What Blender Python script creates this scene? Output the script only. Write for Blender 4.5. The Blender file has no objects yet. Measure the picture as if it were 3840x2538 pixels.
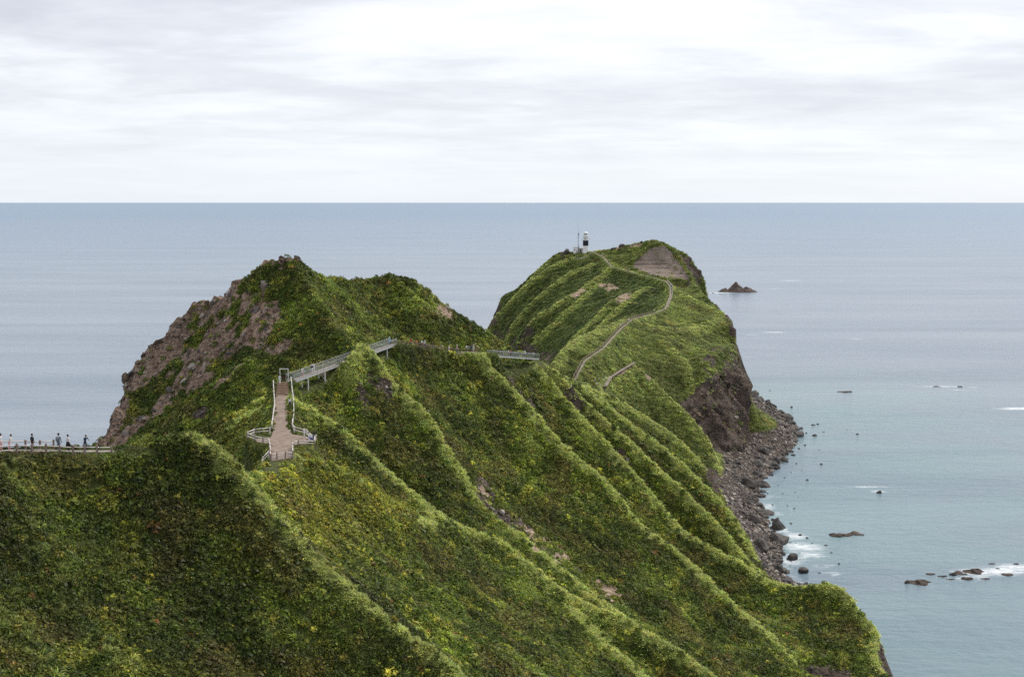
import bpy, bmesh, math, random
import numpy as np
from mathutils import Vector, Matrix

random.seed(7)
rng = np.random.default_rng(11)
scene = bpy.context.scene
C = scene.collection
R = math.radians

# ------------------------------------------------------------------ camera
FPX, CAMZ = 4523.0, 98.0
PITCH = math.atan((1269 - 759) / FPX)
cam_data = bpy.data.cameras.new('camera')
cam = bpy.data.objects.new('camera', cam_data)
C.objects.link(cam)
cam.location = (0, 0, CAMZ)
cam.rotation_euler = (R(90) - PITCH, 0, 0)
cam_data.sensor_width = 36.0
cam_data.lens = 36.0 * FPX / 3840.0
cam_data.clip_start = 0.5
cam_data.clip_end = 400000
scene.camera = cam

# ------------------------------------------------------------------ sky, sun, exposure
SUN_EL, SUN_AZ = R(48), R(44)      # azimuth from +Y towards +X
world = bpy.data.worlds.new('World')
scene.world = world
world.use_nodes = True
wn, wl = world.node_tree.nodes, world.node_tree.links
wn.clear()
w_out = wn.new('ShaderNodeOutputWorld')
w_sky = wn.new('ShaderNodeTexSky')
w_sky.sky_type = 'NISHITA'
w_sky.sun_disc = False
w_sky.sun_elevation = SUN_EL
w_sky.sun_rotation = SUN_AZ
w_sky.altitude = 100
w_bg = wn.new('ShaderNodeBackground'); w_bg.inputs['Strength'].default_value = 0.11
wl.new(w_sky.outputs['Color'], w_bg.inputs['Color'])
w_tc = wn.new('ShaderNodeTexCoord')
w_sep = wn.new('ShaderNodeSeparateXYZ'); wl.new(w_tc.outputs['Generated'], w_sep.inputs[0])
def wmath(op, a, b=None, clamp=False):
    n = wn.new('ShaderNodeMath'); n.operation = op; n.use_clamp = clamp
    for i, s in enumerate((a, b)):
        if s is None: continue
        if isinstance(s, (int, float)): n.inputs[i].default_value = s
        else: wl.new(s, n.inputs[i])
    return n.outputs[0]
zz = wmath('MAXIMUM', w_sep.outputs['Z'], 0.0)
den = wmath('ADD', zz, 0.09)                       # clouds lie on a high flat deck
cx = wmath('DIVIDE', w_sep.outputs['X'], den)
cy = wmath('DIVIDE', w_sep.outputs['Y'], den)
w_cmb = wn.new('ShaderNodeCombineXYZ')
wl.new(wmath('MULTIPLY', cx, 0.8), w_cmb.inputs[0]); wl.new(cy, w_cmb.inputs[1])
def wnoise(scale, detail, rough, off):
    m = wn.new('ShaderNodeMapping'); m.inputs['Location'].default_value = off
    wl.new(w_cmb.outputs[0], m.inputs[0])
    n = wn.new('ShaderNodeTexNoise'); n.inputs['Scale'].default_value = scale
    n.inputs['Detail'].default_value = detail; n.inputs['Roughness'].default_value = rough
    n.inputs['Distortion'].default_value = 0.4
    wl.new(m.outputs[0], n.inputs['Vector'])
    return n.outputs['Fac']
def wramp(fac, stops):
    n = wn.new('ShaderNodeValToRGB'); el = n.color_ramp.elements
    while len(el) < len(stops): el.new(0.5)
    for e, (p, c) in zip(el, stops):
        e.position = p; e.color = c if isinstance(c, tuple) else (c, c, c, 1)
    wl.new(fac, n.inputs[0]); return n
n1 = wnoise(0.75, 6, 0.55, (3.1, 0.4, 0)); n2 = wnoise(2.4, 5, 0.6, (8.3, 5.2, 0))
cl = wmath('ADD', wmath('MULTIPLY', n1, 0.68), wmath('MULTIPLY', n2, 0.32))
c_col = wramp(cl, [(0.36, (0.90, 0.90, 0.925, 1)), (0.455, (0.80, 0.805, 0.845, 1)), (0.53, (0.68, 0.69, 0.74, 1)), (0.63, (0.56, 0.575, 0.635, 1))])
# towards the horizon the deck is seen edge-on through more air: paler and bluer
air = wramp(zz, [(0.0, 0.92), (0.025, 0.80), (0.075, 0.35), (0.16, 0.0)])
w_mix = wn.new('ShaderNodeMix'); w_mix.data_type = 'RGBA'
wl.new(air.outputs[0], w_mix.inputs[0]); wl.new(c_col.outputs[0], w_mix.inputs[6])
w_mix.inputs[7].default_value = (0.73, 0.785, 0.85, 1)
w_bg2 = wn.new('ShaderNodeBackground'); w_bg2.inputs['Strength'].default_value = 0.61
wl.new(w_mix.outputs[2], w_bg2.inputs['Color'])
w_ms = wn.new('ShaderNodeMixShader'); w_ms.inputs[0].default_value = 0.93
wl.new(w_bg.outputs[0], w_ms.inputs[1]); wl.new(w_bg2.outputs[0], w_ms.inputs[2])
wl.new(w_ms.outputs[0], w_out.inputs['Surface'])

sun_d = bpy.data.lights.new('sun', 'SUN')
sun_d.energy = 1.5; sun_d.angle = R(12); sun_d.color = (1.0, 0.95, 0.87)
sun = bpy.data.objects.new('sun', sun_d); C.objects.link(sun)
sd = Vector((math.sin(SUN_AZ) * math.cos(SUN_EL), math.cos(SUN_AZ) * math.cos(SUN_EL), math.sin(SUN_EL)))
sun.rotation_euler = (-sd).to_track_quat('-Z', 'Y').to_euler()
sun.location = sd * 300

scene.view_settings.view_transform = 'Standard'
scene.view_settings.look = 'None'
scene.view_settings.exposure = 0.95
scene.view_settings.gamma = 1.0
scene.cycles.use_denoising = False
scene.cycles.max_bounces = 5
scene.cycles.diffuse_bounces = 2
scene.cycles.transparent_max_bounces = 6

# ------------------------------------------------------------------ helpers
ST, CT = math.sin(PITCH), math.cos(PITCH)
def at(u, v, Y):
    """the place in the world that lies Y metres ahead along the sight line of photo pixel u, v"""
    a, b = (u - 1920) / FPX, (1269 - v) / FPX
    t = Y / (CT + b * ST)
    return (a * t, Y, CAMZ + t * (b * CT - ST))
def atz(u, v, z):
    a, b = (u - 1920) / FPX, (1269 - v) / FPX
    t = (z - CAMZ) / (b * CT - ST)
    return (a * t, t * (CT + b * ST), z)
def project(x, y, z):
    dz = z - CAMZ
    d = y * CT - dz * ST
    d = np.where(d < 1, 1, d)
    return 1920 + x / d * FPX, 1269 - (y * ST + dz * CT) / d * FPX

def tag(o, label=None, cat=None, group=None, kind=None):
    if label: o['label'] = label
    if cat: o['category'] = cat
    if group: o['group'] = group
    if kind: o['kind'] = kind
    return o
def link(o, parent=None):
    C.objects.link(o)
    if parent is not None: o.parent = parent
    return o
def empty(name, loc, rz=0.0):
    o = bpy.data.objects.new(name, None); o.location = loc; o.rotation_euler = (0, 0, rz)
    o.empty_display_size = 0.3
    return link(o)
def mesh_np(name, V, F, mat=None, smooth=False):
    me = bpy.data.meshes.new(name)
    V = np.asarray(V, dtype=np.float32); F = np.asarray(F, dtype=np.int32)
    n, k = F.shape
    me.vertices.add(len(V)); me.vertices.foreach_set('co', V.ravel())
    me.loops.add(n * k); me.loops.foreach_set('vertex_index', F.ravel())
    me.polygons.add(n)
    me.polygons.foreach_set('loop_start', np.arange(0, n * k, k, dtype=np.int32))
    me.polygons.foreach_set('loop_total', np.full(n, k, dtype=np.int32))
    me.polygons.foreach_set('use_smooth', np.full(n, smooth))
    if mat: me.materials.append(mat)
    me.update(calc_edges=True)
    return me
def attr(me, name, vals):
    a = me.attributes.new(name, 'FLOAT', 'POINT')
    a.data.foreach_set('value', np.asarray(vals, dtype=np.float32).ravel())

# gradient noise in numpy
_perm = np.random.default_rng(5).permutation(512).astype(np.int64)
_perm = np.concatenate([_perm, _perm, _perm])
_grad = np.random.default_rng(6).normal(size=(512, 3)); _grad /= np.linalg.norm(_grad, axis=1)[:, None]
def noise3(x, y, z):
    x, y, z = np.broadcast_arrays(x, y, z)
    xi, yi, zi = np.floor(x).astype(np.int64), np.floor(y).astype(np.int64), np.floor(z).astype(np.int64)
    xf, yf, zf = x - xi, y - yi, z - zi
    u, v, w = xf**3*(xf*(xf*6-15)+10), yf**3*(yf*(yf*6-15)+10), zf**3*(zf*(zf*6-15)+10)
    def g(i, j, k):
        h = _perm[_perm[_perm[(xi+i) & 511] + ((yi+j) & 511)] + ((zi+k) & 511)]
        gr = _grad[h]
        return gr[..., 0]*(xf-i) + gr[..., 1]*(yf-j) + gr[..., 2]*(zf-k)
    l = lambda a, b, t: a + (b-a)*t
    return 1.6 * l(l(l(g(0,0,0), g(1,0,0), u), l(g(0,1,0), g(1,1,0), u), v),
                   l(l(g(0,0,1), g(1,0,1), u), l(g(0,1,1), g(1,1,1), u), v), w)
def fbm(x, y, z, oct=4, gain=0.5):
    s, a, f = 0.0, 1.0, 1.0
    for i in range(oct):
        s = s + a * noise3(x*f + 13.7*i, y*f - 7.1*i, z*f + 3.3*i); a *= gain; f *= 2.03
    return s
def ss(a, b, x):
    t = np.clip((x - a) / (b - a), 0, 1); return t*t*(3-2*t)
# ------------------------------------------------------------------ the cape: heights from crest lines, gullies and shores
SPINE = [at(*p) for p in [(-40,1700,104),(97,1711,107),(243,1708,109),(389,1690,110),(534,1662,111),(615,1621,112),(690,1598,113),(745,1598,113)]]
PATHL = [(-30,147,64.8)] + [at(*p) for p in [(1045,1722,160),(1048,1690,165),(1052,1600,183),(1055,1500,203),(1057,1482,206),(1062,1433,211)]]
BRG1 = (at(1087,1432,213), at(1475,1292,246))
BRG2 = (at(1838,1334,270), at(2012,1346,295))
MIDP = [at(*p) for p in [(1475,1292,246),(1530,1297,252),(1590,1304,257),(1660,1318,262),(1720,1322,265),(1790,1320,267),(1838,1330,270)]]
FARP = [at(*p) for p in [(2157,1420,404),(2193,1353,417),(2264,1304,440),(2327,1233,472),(2371,1197,490),(2452,1175,515),(2496,1157,530),(2514,1108,558),(2516,1077,578),(2496,1054,595),(2452,1041,606),(2394,1028,620),(2345,1014,630),(2296,1001,640),(2282,987,646),(2260,961,660),(2215,942,676)]]
SPURS = {
 'A': [(745,1598,113),(810,1630,113),(874,1690,112.5),(923,1768,112),(1052,1926,111),(1165,2056,110),(1295,2170,109),(1457,2299,108),(1619,2412,107),(1765,2538,106),(1930,2680,105)],
 'B': [(1068,1712,163),(1150,1712,163),(1230,1716,165),(1376,1797,168),(1457,1862,172),(1554,1927,178),(1640,1962,186)],
 'C': [(1085,1490,205),(1133,1506,204),(1295,1595,202),(1408,1716,201),(1506,1797,200),(1619,1894,199),(1749,1975,198),(1862,2008,197),(1943,2064,196),(2088,2186,194),(2213,2260,192),(2364,2315,190),(2526,2412,188),(2704,2538,185),(2850,2680,182)],
 'C2': [(2088,2186,194),(2160,2285,190),(2260,2395,186),(2430,2538,180),(2520,2640,177)],
 'D': [(1310,1318,224),(1340,1276,227),(1367,1264,229),(1395,1285,230),(1428,1355,229),(1489,1436,228),(1563,1497,227),(1620,1560,226),(1693,1700,224),(1748,1788,222),(1803,1859,220),(1912,1963,216),(2022,2051,212),(2131,2149,206),(2213,2215,201),(2323,2292,195)],
 'E': [(1770,1330,266),(1820,1352,266),(1943,1457,262),(2088,1635,257),(2159,1700,255),(2268,1782,252),(2400,1955,247),(2516,2039,243),(2622,2122,240),(2697,2197,238),(2771,2271,236),(2887,2373,233),(3002,2521,229),(3090,2640,226)],
 'F': [(2014,1352,294),(2121,1481,290),(2218,1587,287),(2331,1700,283),(2412,1797,280),(2470,1880,277),(2560,1985,274),(2633,2021,272),(2700,2057,270),(2794,2108,268),(2845,2150,266),(2887,2173,264),(2980,2197,260),(3040,2187,258),(3095,2169,255),(3142,2178,252),(3211,2224,248),(3248,2271,245),(3281,2317,242),(3300,2359,238),(3290,2440,233),(3320,2538,226)],
 'F2': [(2080,1372,302),(2226,1520,303),(2330,1610,302),(2500,1767,299),(2585,1845,296),(2658,1912,293),(2730,1991,290),(2785,2082,286),(2840,2142,283)],
 'G2': [(2130,1408,330),(2250,1480,335),(2380,1590,335),(2500,1676,333),(2573,1742,330),(2658,1821,325),(2730,1900,320),(2760,1942,315),(2803,2015,309),(2858,2118,300)],
 'G': [(2186,1441,370),(2300,1478,375),(2400,1540,378),(2500,1597,378),(2580,1670,376),(2676,1779,372),(2702,1835,368)],
 'H': [(2240,1449,398),(2290,1410,408),(2340,1378,415),(2380,1355,420),(2460,1425,418),(2520,1490,415),(2590,1552,412),(2650,1627,409),(2680,1700,405),(2697,1780,400)],
}
GULLY = [   # hidden hollows behind each crest, and the open rocky one between D and E
 [(-14,122,64),(-6,128,57),(6,133,47),(18,138,38),(34,143,26),(50,150,14)],
 [(-24,178,59.5),(-14,185,52),(-3,188,44),(6,186,38)],
 [(-27,216,58),(-18,214,51.5),(-8,210,45),(2,206,39.5),(10,202,35.5)],
 [at(*p) for p in [(1490,1400,238),(1600,1500,237),(1700,1650,233),(1770,1765,230),(1830,1850,227),(1945,1962,222),(2055,2052,217),(2160,2145,211),(2240,2210,206),(2345,2290,199),(2480,2385,194),(2640,2500,190)]] + [(38,184,18)],
 [(4,276,50),(14,268,40),(26,262,29),(38,258,19),(48,255,12),(56,250,9.5)],
 [(14,300,45),(24,296,35),(36,291,24),(46,288,15),(55,285,8)],
 [(19,318,41),(30,318,31),(42,313,21),(52,308,12),(60,303,6)],
 [(29,358,33),(42,358,24),(53,354,14),(62,348,7)],
 [(38,395,29),(50,398,20),(60,394,10.5),(66,388,6)],
 [(44,428,30),(56,432,22),(66,434,13),(73,436,6)],
]
SIL = [at(*p) for p in [(330,1680,232),(395,1612,237),(434,1546,242),(474,1480,247),(498,1386,252),(532,1321,255),(618,1255,257),(668,1206,258),(702,1164,258),(712,1114,258),(793,1117,257),(858,1085,255),(899,1052,253),(971,980,251),(1036,955,250),(1080,955,250),(1117,963,252),(1182,1020,262),(1295,1036,275),(1360,1028,281),(1441,1012,285),(1522,1023,288),(1587,1060,290),(1651,1117,292),(1749,1182,294),(1830,1239,296),(1910,1295,298),(1959,1322,299),(2000,1340,297)]]
HILL = [at(*p) for p in [(900,1400,220),(750,1450,226),(620,1500,232),(930,1250,232),(1000,1120,241),(800,1300,238),(780,1580,203),(900,1590,188),(960,1520,198),(650,1350,245),(560,1560,220)]]
SRIB = [at(*p) for p in [(1100,960,250),(1180,1090,243),(1230,1180,238),(1290,1240,234)]]       # rib from the rocky top to the bridge
SRIB2 = [at(*p) for p in [(1441,1012,285),(1560,1110,280),(1650,1190,277),(1760,1270,276)]]
PROM = [at(*p) for p in [(2371,1200,488),(2420,1230,478),(2480,1250,476),(2560,1200,505),(2640,1180,522),(2600,1260,484),(2470,1330,456),(2440,1430,440),(2540,1440,451),(2350,1330,446)]]
CLIFFTOP = [at(*p) for p in [(2555,1508,445),(2600,1475,450),(2640,1400,457),(2650,1340,465),(2700,1310,475),(2750,1290,489),(2775,1280,498)]]
CLIFFMID = [at(*p) for p in [(2620,1560,441.5),(2680,1500,446),(2695,1400,458),(2740,1400,463),(2740,1550,451),(2700,1600,443)]]
CLIFFBOT = [at(*p) for p in [(2640,1600,441),(2700,1680,440),(2735,1712,440)]]
EDGE = [at(*p) for p in [(2605,1052,600),(2640,1100,572),(2700,1150,556),(2740,1190,536),(2765,1217,516),(2778,1270,500),(2790,1340,486),(2787,1400,476),(2780,1470,468),(2780,1560,460),(2786,1620,453),(2762,1700,445)]]
TOP = [at(*p) for p in [(1880,1100,692),(1930,1085,690),(1960,1060,688),(2000,1020,686),(2040,985,684),(2080,950,682),(2115,936,681),(2140,942,680),(2202,941,678),(2290,930,672),(2330,921,668),(2400,905,662),(2460,892,655),(2530,925,652),(2580,945,651),(2600,980,650),(2640,1025,648),(2652,1092,644)]]
FACEB = [at(*p) for p in [(2365,1000,642),(2440,1025,634),(2530,1040,630),(2590,1048,626)]]
FACET = [at(*p) for p in [(2372,985,645),(2405,945,650),(2440,915,652),(2480,907,652),(2520,930,650),(2560,975,646),(2592,1030,636)]]
RIBS = [[at(*p) for p in L] for L in [
 [(2285,1003,641),(2246,1037,632),(2179,1086,622),(2130,1108,616),(2077,1144,611),(2023,1170,608),(1979,1215,606),(1940,1270,604)],
 [(2202,952,676),(2112,974,672),(2050,1005,668),(1979,1063,664),(1912,1126,662),(1867,1170,662),(1840,1205,664)],
 [(2215,990,655),(2140,1014,650),(2077,1063,645),(2014,1112,640),(1947,1184,637),(1905,1228,635)],
]]
RIBG = [[at(*p) for p in L] for L in [
 [(2180,1000,662),(2110,1030,657),(2040,1075,652),(1975,1130,649),(1900,1200,648)],
 [(2235,1010,642),(2160,1060,632),(2090,1110,625),(2020,1165,620),(1950,1225,617)],
]]
BASE = [at(*p) for p in [(1828,1222,664),(1850,1252,655),(1900,1292,632),(1940,1312,610),(2000,1335,585),(2060,1358,562),(2150,1330,540),(2240,1290,530),(2330,1240,522),(2420,1200,515)]]
BOWL = [at(*p) for p in [(2300,1100,580),(2200,1160,583),(2400,1090,585),(2250,1220,556),(2150,1260,568),(2350,1180,548),(2450,1110,570)]]
SHOULDER = [at(*p) for p in [(2068,1362,414),(2112,1304,430),(2179,1255,448),(2246,1228,464),(2336,1193,488),(2425,1182,508)]]
NEAR = [at(*p) for p in [(0,2538,78),(400,2538,84),(900,2538,92),(1400,2538,99),(1700,2538,104)]] 
NEAR2 = [at(*p) for p in [(0,2150,90),(450,2100,97),(850,2050,105),(1050,2250,103)]]
UNDER = [(-30,50,77),(-10,55,70),(-18,66,67),(0,75,55),(20,92,44),(45,112,28),(66,122,6)]
LEFT = [(0,-6,96.2),(0,1,96.2),(-20,12,92.5),(-38,35,85.5),(-47,62,80),(-50,85,77),SPINE[0]]
RIDGEBACK = [(-30,118,74),(-34,132,70),(-32,142,66.5),(-30,147,64.8)]
WESTLOW = [(-62,60,62),(-66,100,52),(-62,130,46),(-60,160,40),(-66,185,38),(-90,200,28),(-95,230,30)]
WESTLOW2 = [(-60,285,40),(-28,310,34),(-12,330,34),(-2,370,28),(2,400,28),(2,430,26),(4,470,22),(10,510,20),(14,545,19)]
SADDLE = [at(2012,1347,296), (10,312,57.0), at(2080,1374,316), at(2130,1408,335), at(2186,1441,372), at(2234,1449,396), at(2157,1424,403)]
WESTC = [(-115,-12),(-112,60),(-100,110),(-96,150),(-102,190),(-108,235),(-104,268),(-84,292),(-50,318),(-32,345),(-22,390),(-20,430),(-14,480),(-14,530),(-22,570),(-34,610),(-38,650),(-36,690),(-24,722),(10,742),(60,745),(100,735),(116,700)]
EASTC = [atz(u,v,0)[:2] for u,v in [(2776,1449),(2860,1490),(2963,1554),(3010,1600),(2995,1667),(2940,1740),(2866,1813),(2858,1880),(2898,1945),(2905,2007),(2960,2060),(2940,2120),(2962,2169),(3060,2200)]] + [(77,262),(78.5,246),(77,236),(75,228),(78,210),(84,170),(92,110),(100,60),(110,-12)]
TOE = [(p[0], p[1], 5.0) for p in [atz(u,v,5)[:2] for u,v in [(2735,1716),(2704,1846),(2752,1927),(2817,2056),(2858,2137)]]] + [(64.5,285,5)]
TOE2 = [(88,446,4.5),(92,466,5),(98,523,6),(104,570,6),(110,620,5),(114,680,4)]
TOE3 = [(67,272,7),(71,262,9),(74,248,10),(72.5,232,8),(73,215,7),(77,170,6),(84,120,6)]

LINES = [SPINE, PATHL, MIDP, FARP, SIL, SRIB, SRIB2, CLIFFTOP, CLIFFBOT, EDGE, TOP, FACEB, FACET, BASE, SHOULDER, NEAR, UNDER, LEFT, RIDGEBACK, WESTLOW, WESTLOW2, SADDLE, TOE, TOE2, TOE3]
LINES += [[(q[0]-0.3, q[1]+1.2, q[2]-0.1) for q in SPINE[:5]], [(q[0]-0.9, q[1]+4.6, q[2]-0.25) for q in SPINE[:5]]]
LINES += [[at(*p) for p in L] for L in SPURS.values()] + GULLY + RIBS + RIBG
POINTS = CLIFFMID + HILL + PROM + BOWL + NEAR2 + [BRG1[0]]
# ground a little under the two footbridges
def lerp3(a, b, t): return tuple(a[i] + (b[i]-a[i])*t for i in range(3))
for t, d in [(0.0,0.3),(0.18,1.9),(0.33,2.6),(0.5,2.0),(0.6,1.6),(0.72,.5),(0.85,0.7),(1.0,0.3)]:
    p = lerp3(*BRG1, t); POINTS.append((p[0], p[1], p[2]-d))
for t, d in [(0.0,0.3),(0.25,1.2),(0.5,1.0),(0.8,0.6),(1.0,0.3)]:
    p = lerp3(*BRG2, t); POINTS.append((p[0], p[1], p[2]-d))

X0, X1, Y0, Y1, H = -128.0, 142.0, -12.0, 762.0, 0.75
def dens(L, step):
    out = []
    for a, b in zip(L[:-1], L[1:]):
        a, b = np.array(a), np.array(b)
        n = max(2, int(np.linalg.norm((b-a)[:2]) / step) + 1)
        out.append(a + (b-a) * np.linspace(0, 1, n, endpoint=False)[:, None])
    out.append(np.array(L[-1])[None]); return np.concatenate(out)
def in_poly(px, py, poly):
    poly = np.asarray(poly, float); n = len(poly); ins = np.zeros(np.shape(px), bool)
    j = n - 1
    for i in range(n):
        xi, yi = poly[i]; xj, yj = poly[j]
        c = ((yi > py) != (yj > py)) & (px < (xj-xi)*(py-yi)/(yj-yi+1e-12)+xi)
        ins ^= c; j = i
    return ins
COAST = WESTC + EASTC
cpts = np.concatenate([dens(L, 0.3) for L in LINES] + [np.array(POINTS)])
coast3 = dens([(p[0], p[1], -0.6) for p in COAST], 0.4)
allc = np.concatenate([cpts, coast3])
def solve():
    prev = None
    for h, it in ((12, 250), (6, 250), (3, 220), (1.5, 160), (0.75, 90)):
        nx, ny = int((X1-X0)/h)+1, int((Y1-Y0)/h)+1
        xs, ys = X0+np.arange(nx)*h, Y0+np.arange(ny)*h
        gx, gy = np.meshgrid(xs, ys)
        land = in_poly(gx, gy, COAST)
        ix = np.clip(np.rint((allc[:,0]-X0)/h).astype(int), 0, nx-1); iy = np.clip(np.rint((allc[:,1]-Y0)/h).astype(int), 0, ny-1)
        s = np.zeros((ny, nx)); c = np.zeros((ny, nx))
        np.add.at(s, (iy, ix), allc[:,2]); np.add.at(c, (iy, ix), 1)
        fix = c > 0
        val = np.where(fix, s/np.maximum(c, 1), 0)
        sea = ~land & ~fix
        if prev is None: Z = np.where(fix, val, 30.0)
        else:
            pz, ph = prev
            fx, fy = (gx-X0)/ph, (gy-Y0)/ph
            i0, j0 = np.clip(fx.astype(int), 0, pz.shape[1]-2), np.clip(fy.astype(int), 0, pz.shape[0]-2)
            a, b = np.clip(fx-i0, 0, 1), np.clip(fy-j0, 0, 1)
            Z = pz[j0,i0]*(1-a)*(1-b)+pz[j0,i0+1]*a*(1-b)+pz[j0+1,i0]*(1-a)*b+pz[j0+1,i0+1]*a*b
        Z = np.where(fix, val, Z); Z = np.where(sea, -5.0, Z)
        hold = fix | sea
        par = (np.add.outer(np.arange(ny), np.arange(nx)) % 2).astype(bool)
        free = [~hold & par, ~hold & ~par]
        for k in range(it):
            for m in free:
                P = np.pad(Z, 1, mode='edge')
                avg = (P[:-2,1:-1]+P[2:,1:-1]+P[1:-1,:-2]+P[1:-1,2:])*0.25
                Z = np.where(m, Z + 1.6*(avg-Z), Z)
        prev = (Z, h)
    return xs, ys, gx, gy, Z, land
def blur(A, n=1):
    for _ in range(n):
        P = np.pad(A, 1, mode='edge')
        A = (P[:-2,1:-1]+P[2:,1:-1]+P[1:-1,:-2]+P[1:-1,2:]+2*A)/6.0*0.8 + 0.05*(P[:-2,:-2]+P[2:,2:]+P[:-2,2:]+P[2:,:-2])
    return A
xs, ys, GX, GY, Z0, LAND = solve()
NY, NX = Z0.shape
Zs = blur(Z0, 2)
def hgt(x, y, A=None):
    A = ZF if A is None else A
    fx, fy = (np.asarray(x)-X0)/H, (np.asarray(y)-Y0)/H
    i0, j0 = np.clip(fx.astype(int), 0, NX-2), np.clip(fy.astype(int), 0, NY-2)
    a, b = np.clip(fx-i0, 0, 1), np.clip(fy-j0, 0, 1)
    return A[j0,i0]*(1-a)*(1-b)+A[j0,i0+1]*a*(1-b)+A[j0+1,i0]*(1-a)*b+A[j0+1,i0+1]*a*b
# crests stay, the ground falls away from them: sharp spurs with hollows between
N1 = [at(*p) for p in [(60,1740,103),(150,1860,99),(230,1990,96),(330,2130,93.5),(450,2260,91.5),(560,2400,89),(660,2538,86.5)]]
N2 = [at(*p) for p in [(-60,2110,90),(150,2260,87),(330,2385,84.5),(500,2538,81)]]
N3 = [at(*p) for p in [(560,1760,108),(640,1950,104.5),(740,2120,101),(830,2290,98),(900,2450,95)]]
CRE = [L for k, L in ((k, [at(*p) for p in L]) for k, L in SPURS.items())]
rl_ = [at(u, 1712, Y) for u, Y in ((-40,104.5),(64,106.5),(120,107.5),(173,108.5),(226,109.2),(275,109.8),(318,110.3),(366,110.8),(420,111.5))]
C_MAIN = CRE + [SPINE, PATHL, MIDP, SADDLE, LEFT]
XR = [[at(*p) for p in L] for L in [[(2246,1060,622),(2150,1128,604),(2080,1188,598),(2010,1240,597)],[(2330,1100,588),(2230,1185,572),(2140,1262,566)],[(2420,1062,592),(2330,1130,572),(2250,1200,560)],[(2371,1200,489),(2440,1212,488),(2560,1216,498),(2700,1192,530)],[(2480,1250,476),(2560,1340,462),(2600,1440,452)],[(2516,1080,577),(2600,1120,560),(2690,1160,548)],[(2100,958,682),(2030,1005,680),(1960,1080,676),(1890,1150,672)]]]
C_FAR = RIBS + XR + [rl_] +  [FARP, TOP, EDGE, SHOULDER, CLIFFTOP, FACEB, FACET, SIL, SRIB, SRIB2, [BRG1[0], BRG1[1]], [BRG2[0], BRG2[1]], RIDGEBACK]
def dist_to(lines, step=1.5):
    P = np.concatenate([dens(L, step)[:, :2] for L in lines])
    D = np.full(GX.shape, 1e3)
    for j0 in range(0, NY, 24):
        yb = ys[j0:j0+24]
        Q = P[(P[:,1] > yb[0]-32) & (P[:,1] < yb[-1]+32)]
        if len(Q) == 0: continue
        g = np.stack([GX[j0:j0+24].ravel(), GY[j0:j0+24].ravel()], -1).astype(np.float32)
        Qf = Q.astype(np.float32)
        d2 = (g**2).sum(1)[:,None] + (Qf**2).sum(1)[None] - 2*g@Qf.T
        D[j0:j0+24] = np.sqrt(np.maximum(d2.min(1), 0)).reshape(len(yb), NX)
    return D
D_main = dist_to(C_MAIN); D_far = dist_to(C_FAR); D_crest = dist_to(CRE + RIBS + XR + [SHOULDER]); D_soft = dist_to([N1, N2]); D_gul = dist_to([GULLY[3]])
D_path = dist_to([PATHL, MIDP, FARP, SADDLE], 1.0)
Dn = np.minimum(D_main, D_far)
wob = fbm(GX/14, GY/14, 0*GX, 3)
carve = np.where(GY < 430, 6.0, 3.0) * (1 - np.exp(-Dn/np.where(GY < 430, 6.0, 7.0))) * (1 + 0.35*wob)
carve *= ss(5, 22, Zs) * (1 - 0.75*np.exp(-(D_gul/4)**2))
ZF = Zs - np.where(LAND, carve, 0) + 1.5*np.exp(-(D_soft/3.5)**1.4)
# rills running down the fall line, and a lumpy cover of plants
gy_, gx_ = np.gradient(blur(ZF, 10), H)
sl = np.hypot(gx_, gy_)
acr = GX*0.395 + GY*0.919; dwn = GX*0.919 - GY*0.395
acr_w = np.where((GY > 560) & (GX < 75), GX*0.55 + GY*0.83, acr); dwn_w = np.where((GY > 560) & (GX < 75), GX*0.83 - GY*0.55, dwn)
rill = fbm(acr_w/6.5, dwn_w/26, 0*GX+4, 3)
amp = np.where(GY > 400, 0.5, 1.0) * ss(4, 14, ZF) * ss(0.15, 0.5, sl) * ss(1.5, 6, Dn)
ZF = ZF + amp * (1.0*rill) + ss(3, 9, ZF) * ss(0.8, 3.0, D_path) * np.where(GY > 400, 0.2, 0.26) * fbm(GX/2.6, GY/2.6, 0*GX+9, 3)

def trail_z(lines, step=0.4):
    P = np.concatenate([dens(L, step) for L in lines]); best = np.full(GX.shape, 1e3); zb = np.zeros_like(ZF)
    for q in P:
        i0, j0 = int((q[0]-X0)/H), int((q[1]-Y0)/H)
        a, b = slice(max(j0-5, 0), j0+7), slice(max(i0-5, 0), i0+7)
        d = np.hypot(GX[a,b]-q[0], GY[a,b]-q[1]); m = d < best[a,b]
        best[a,b] = np.where(m, d, best[a,b]); zb[a,b] = np.where(m, q[2], zb[a,b])
    return best, zb
NEARP = [PATHL, MIDP]
RIDP = [(q[0]-0.6, q[1]+2.3, q[2]+0.05) for q in [(rl_[0][0]-8, rl_[0][1]-3, rl_[0][2]+0.6)] + rl_]
for lines, w0, w1 in ((NEARP, 1.5, 3.2), ([RIDP], 2.9, 4.6), ([FARP, SADDLE[-3:]], 1.2, 2.6)):
    bd, zb = trail_z(lines); wt = ss(w1, w0, bd); ZF = ZF*(1-wt) + (zb-0.05)*wt
PLAT = [atz(u, v, 64.0)[:2] for u, v in [(1018,1726),(1014,1662),(958,1653),(962,1643),(1016,1636),(1026,1612),(1090,1608),(1096,1626),(1150,1633),(1172,1648),(1140,1662),(1098,1660),(1096,1714)]]
FLAT = [atz(u, v, 64.0)[:2] for u, v in [(1004,1732),(1000,1672),(940,1664),(918,1642),(945,1620),(1020,1612),(1095,1606),(1130,1612),(1196,1640),(1190,1672),(1112,1682),(1108,1722)]]
pm = np.clip(blur(in_poly(GX, GY, FLAT).astype(float), 2)*1.6, 0, 1); PZ = 63.85
ZF = ZF*(1-pm) + PZ*pm
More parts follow.
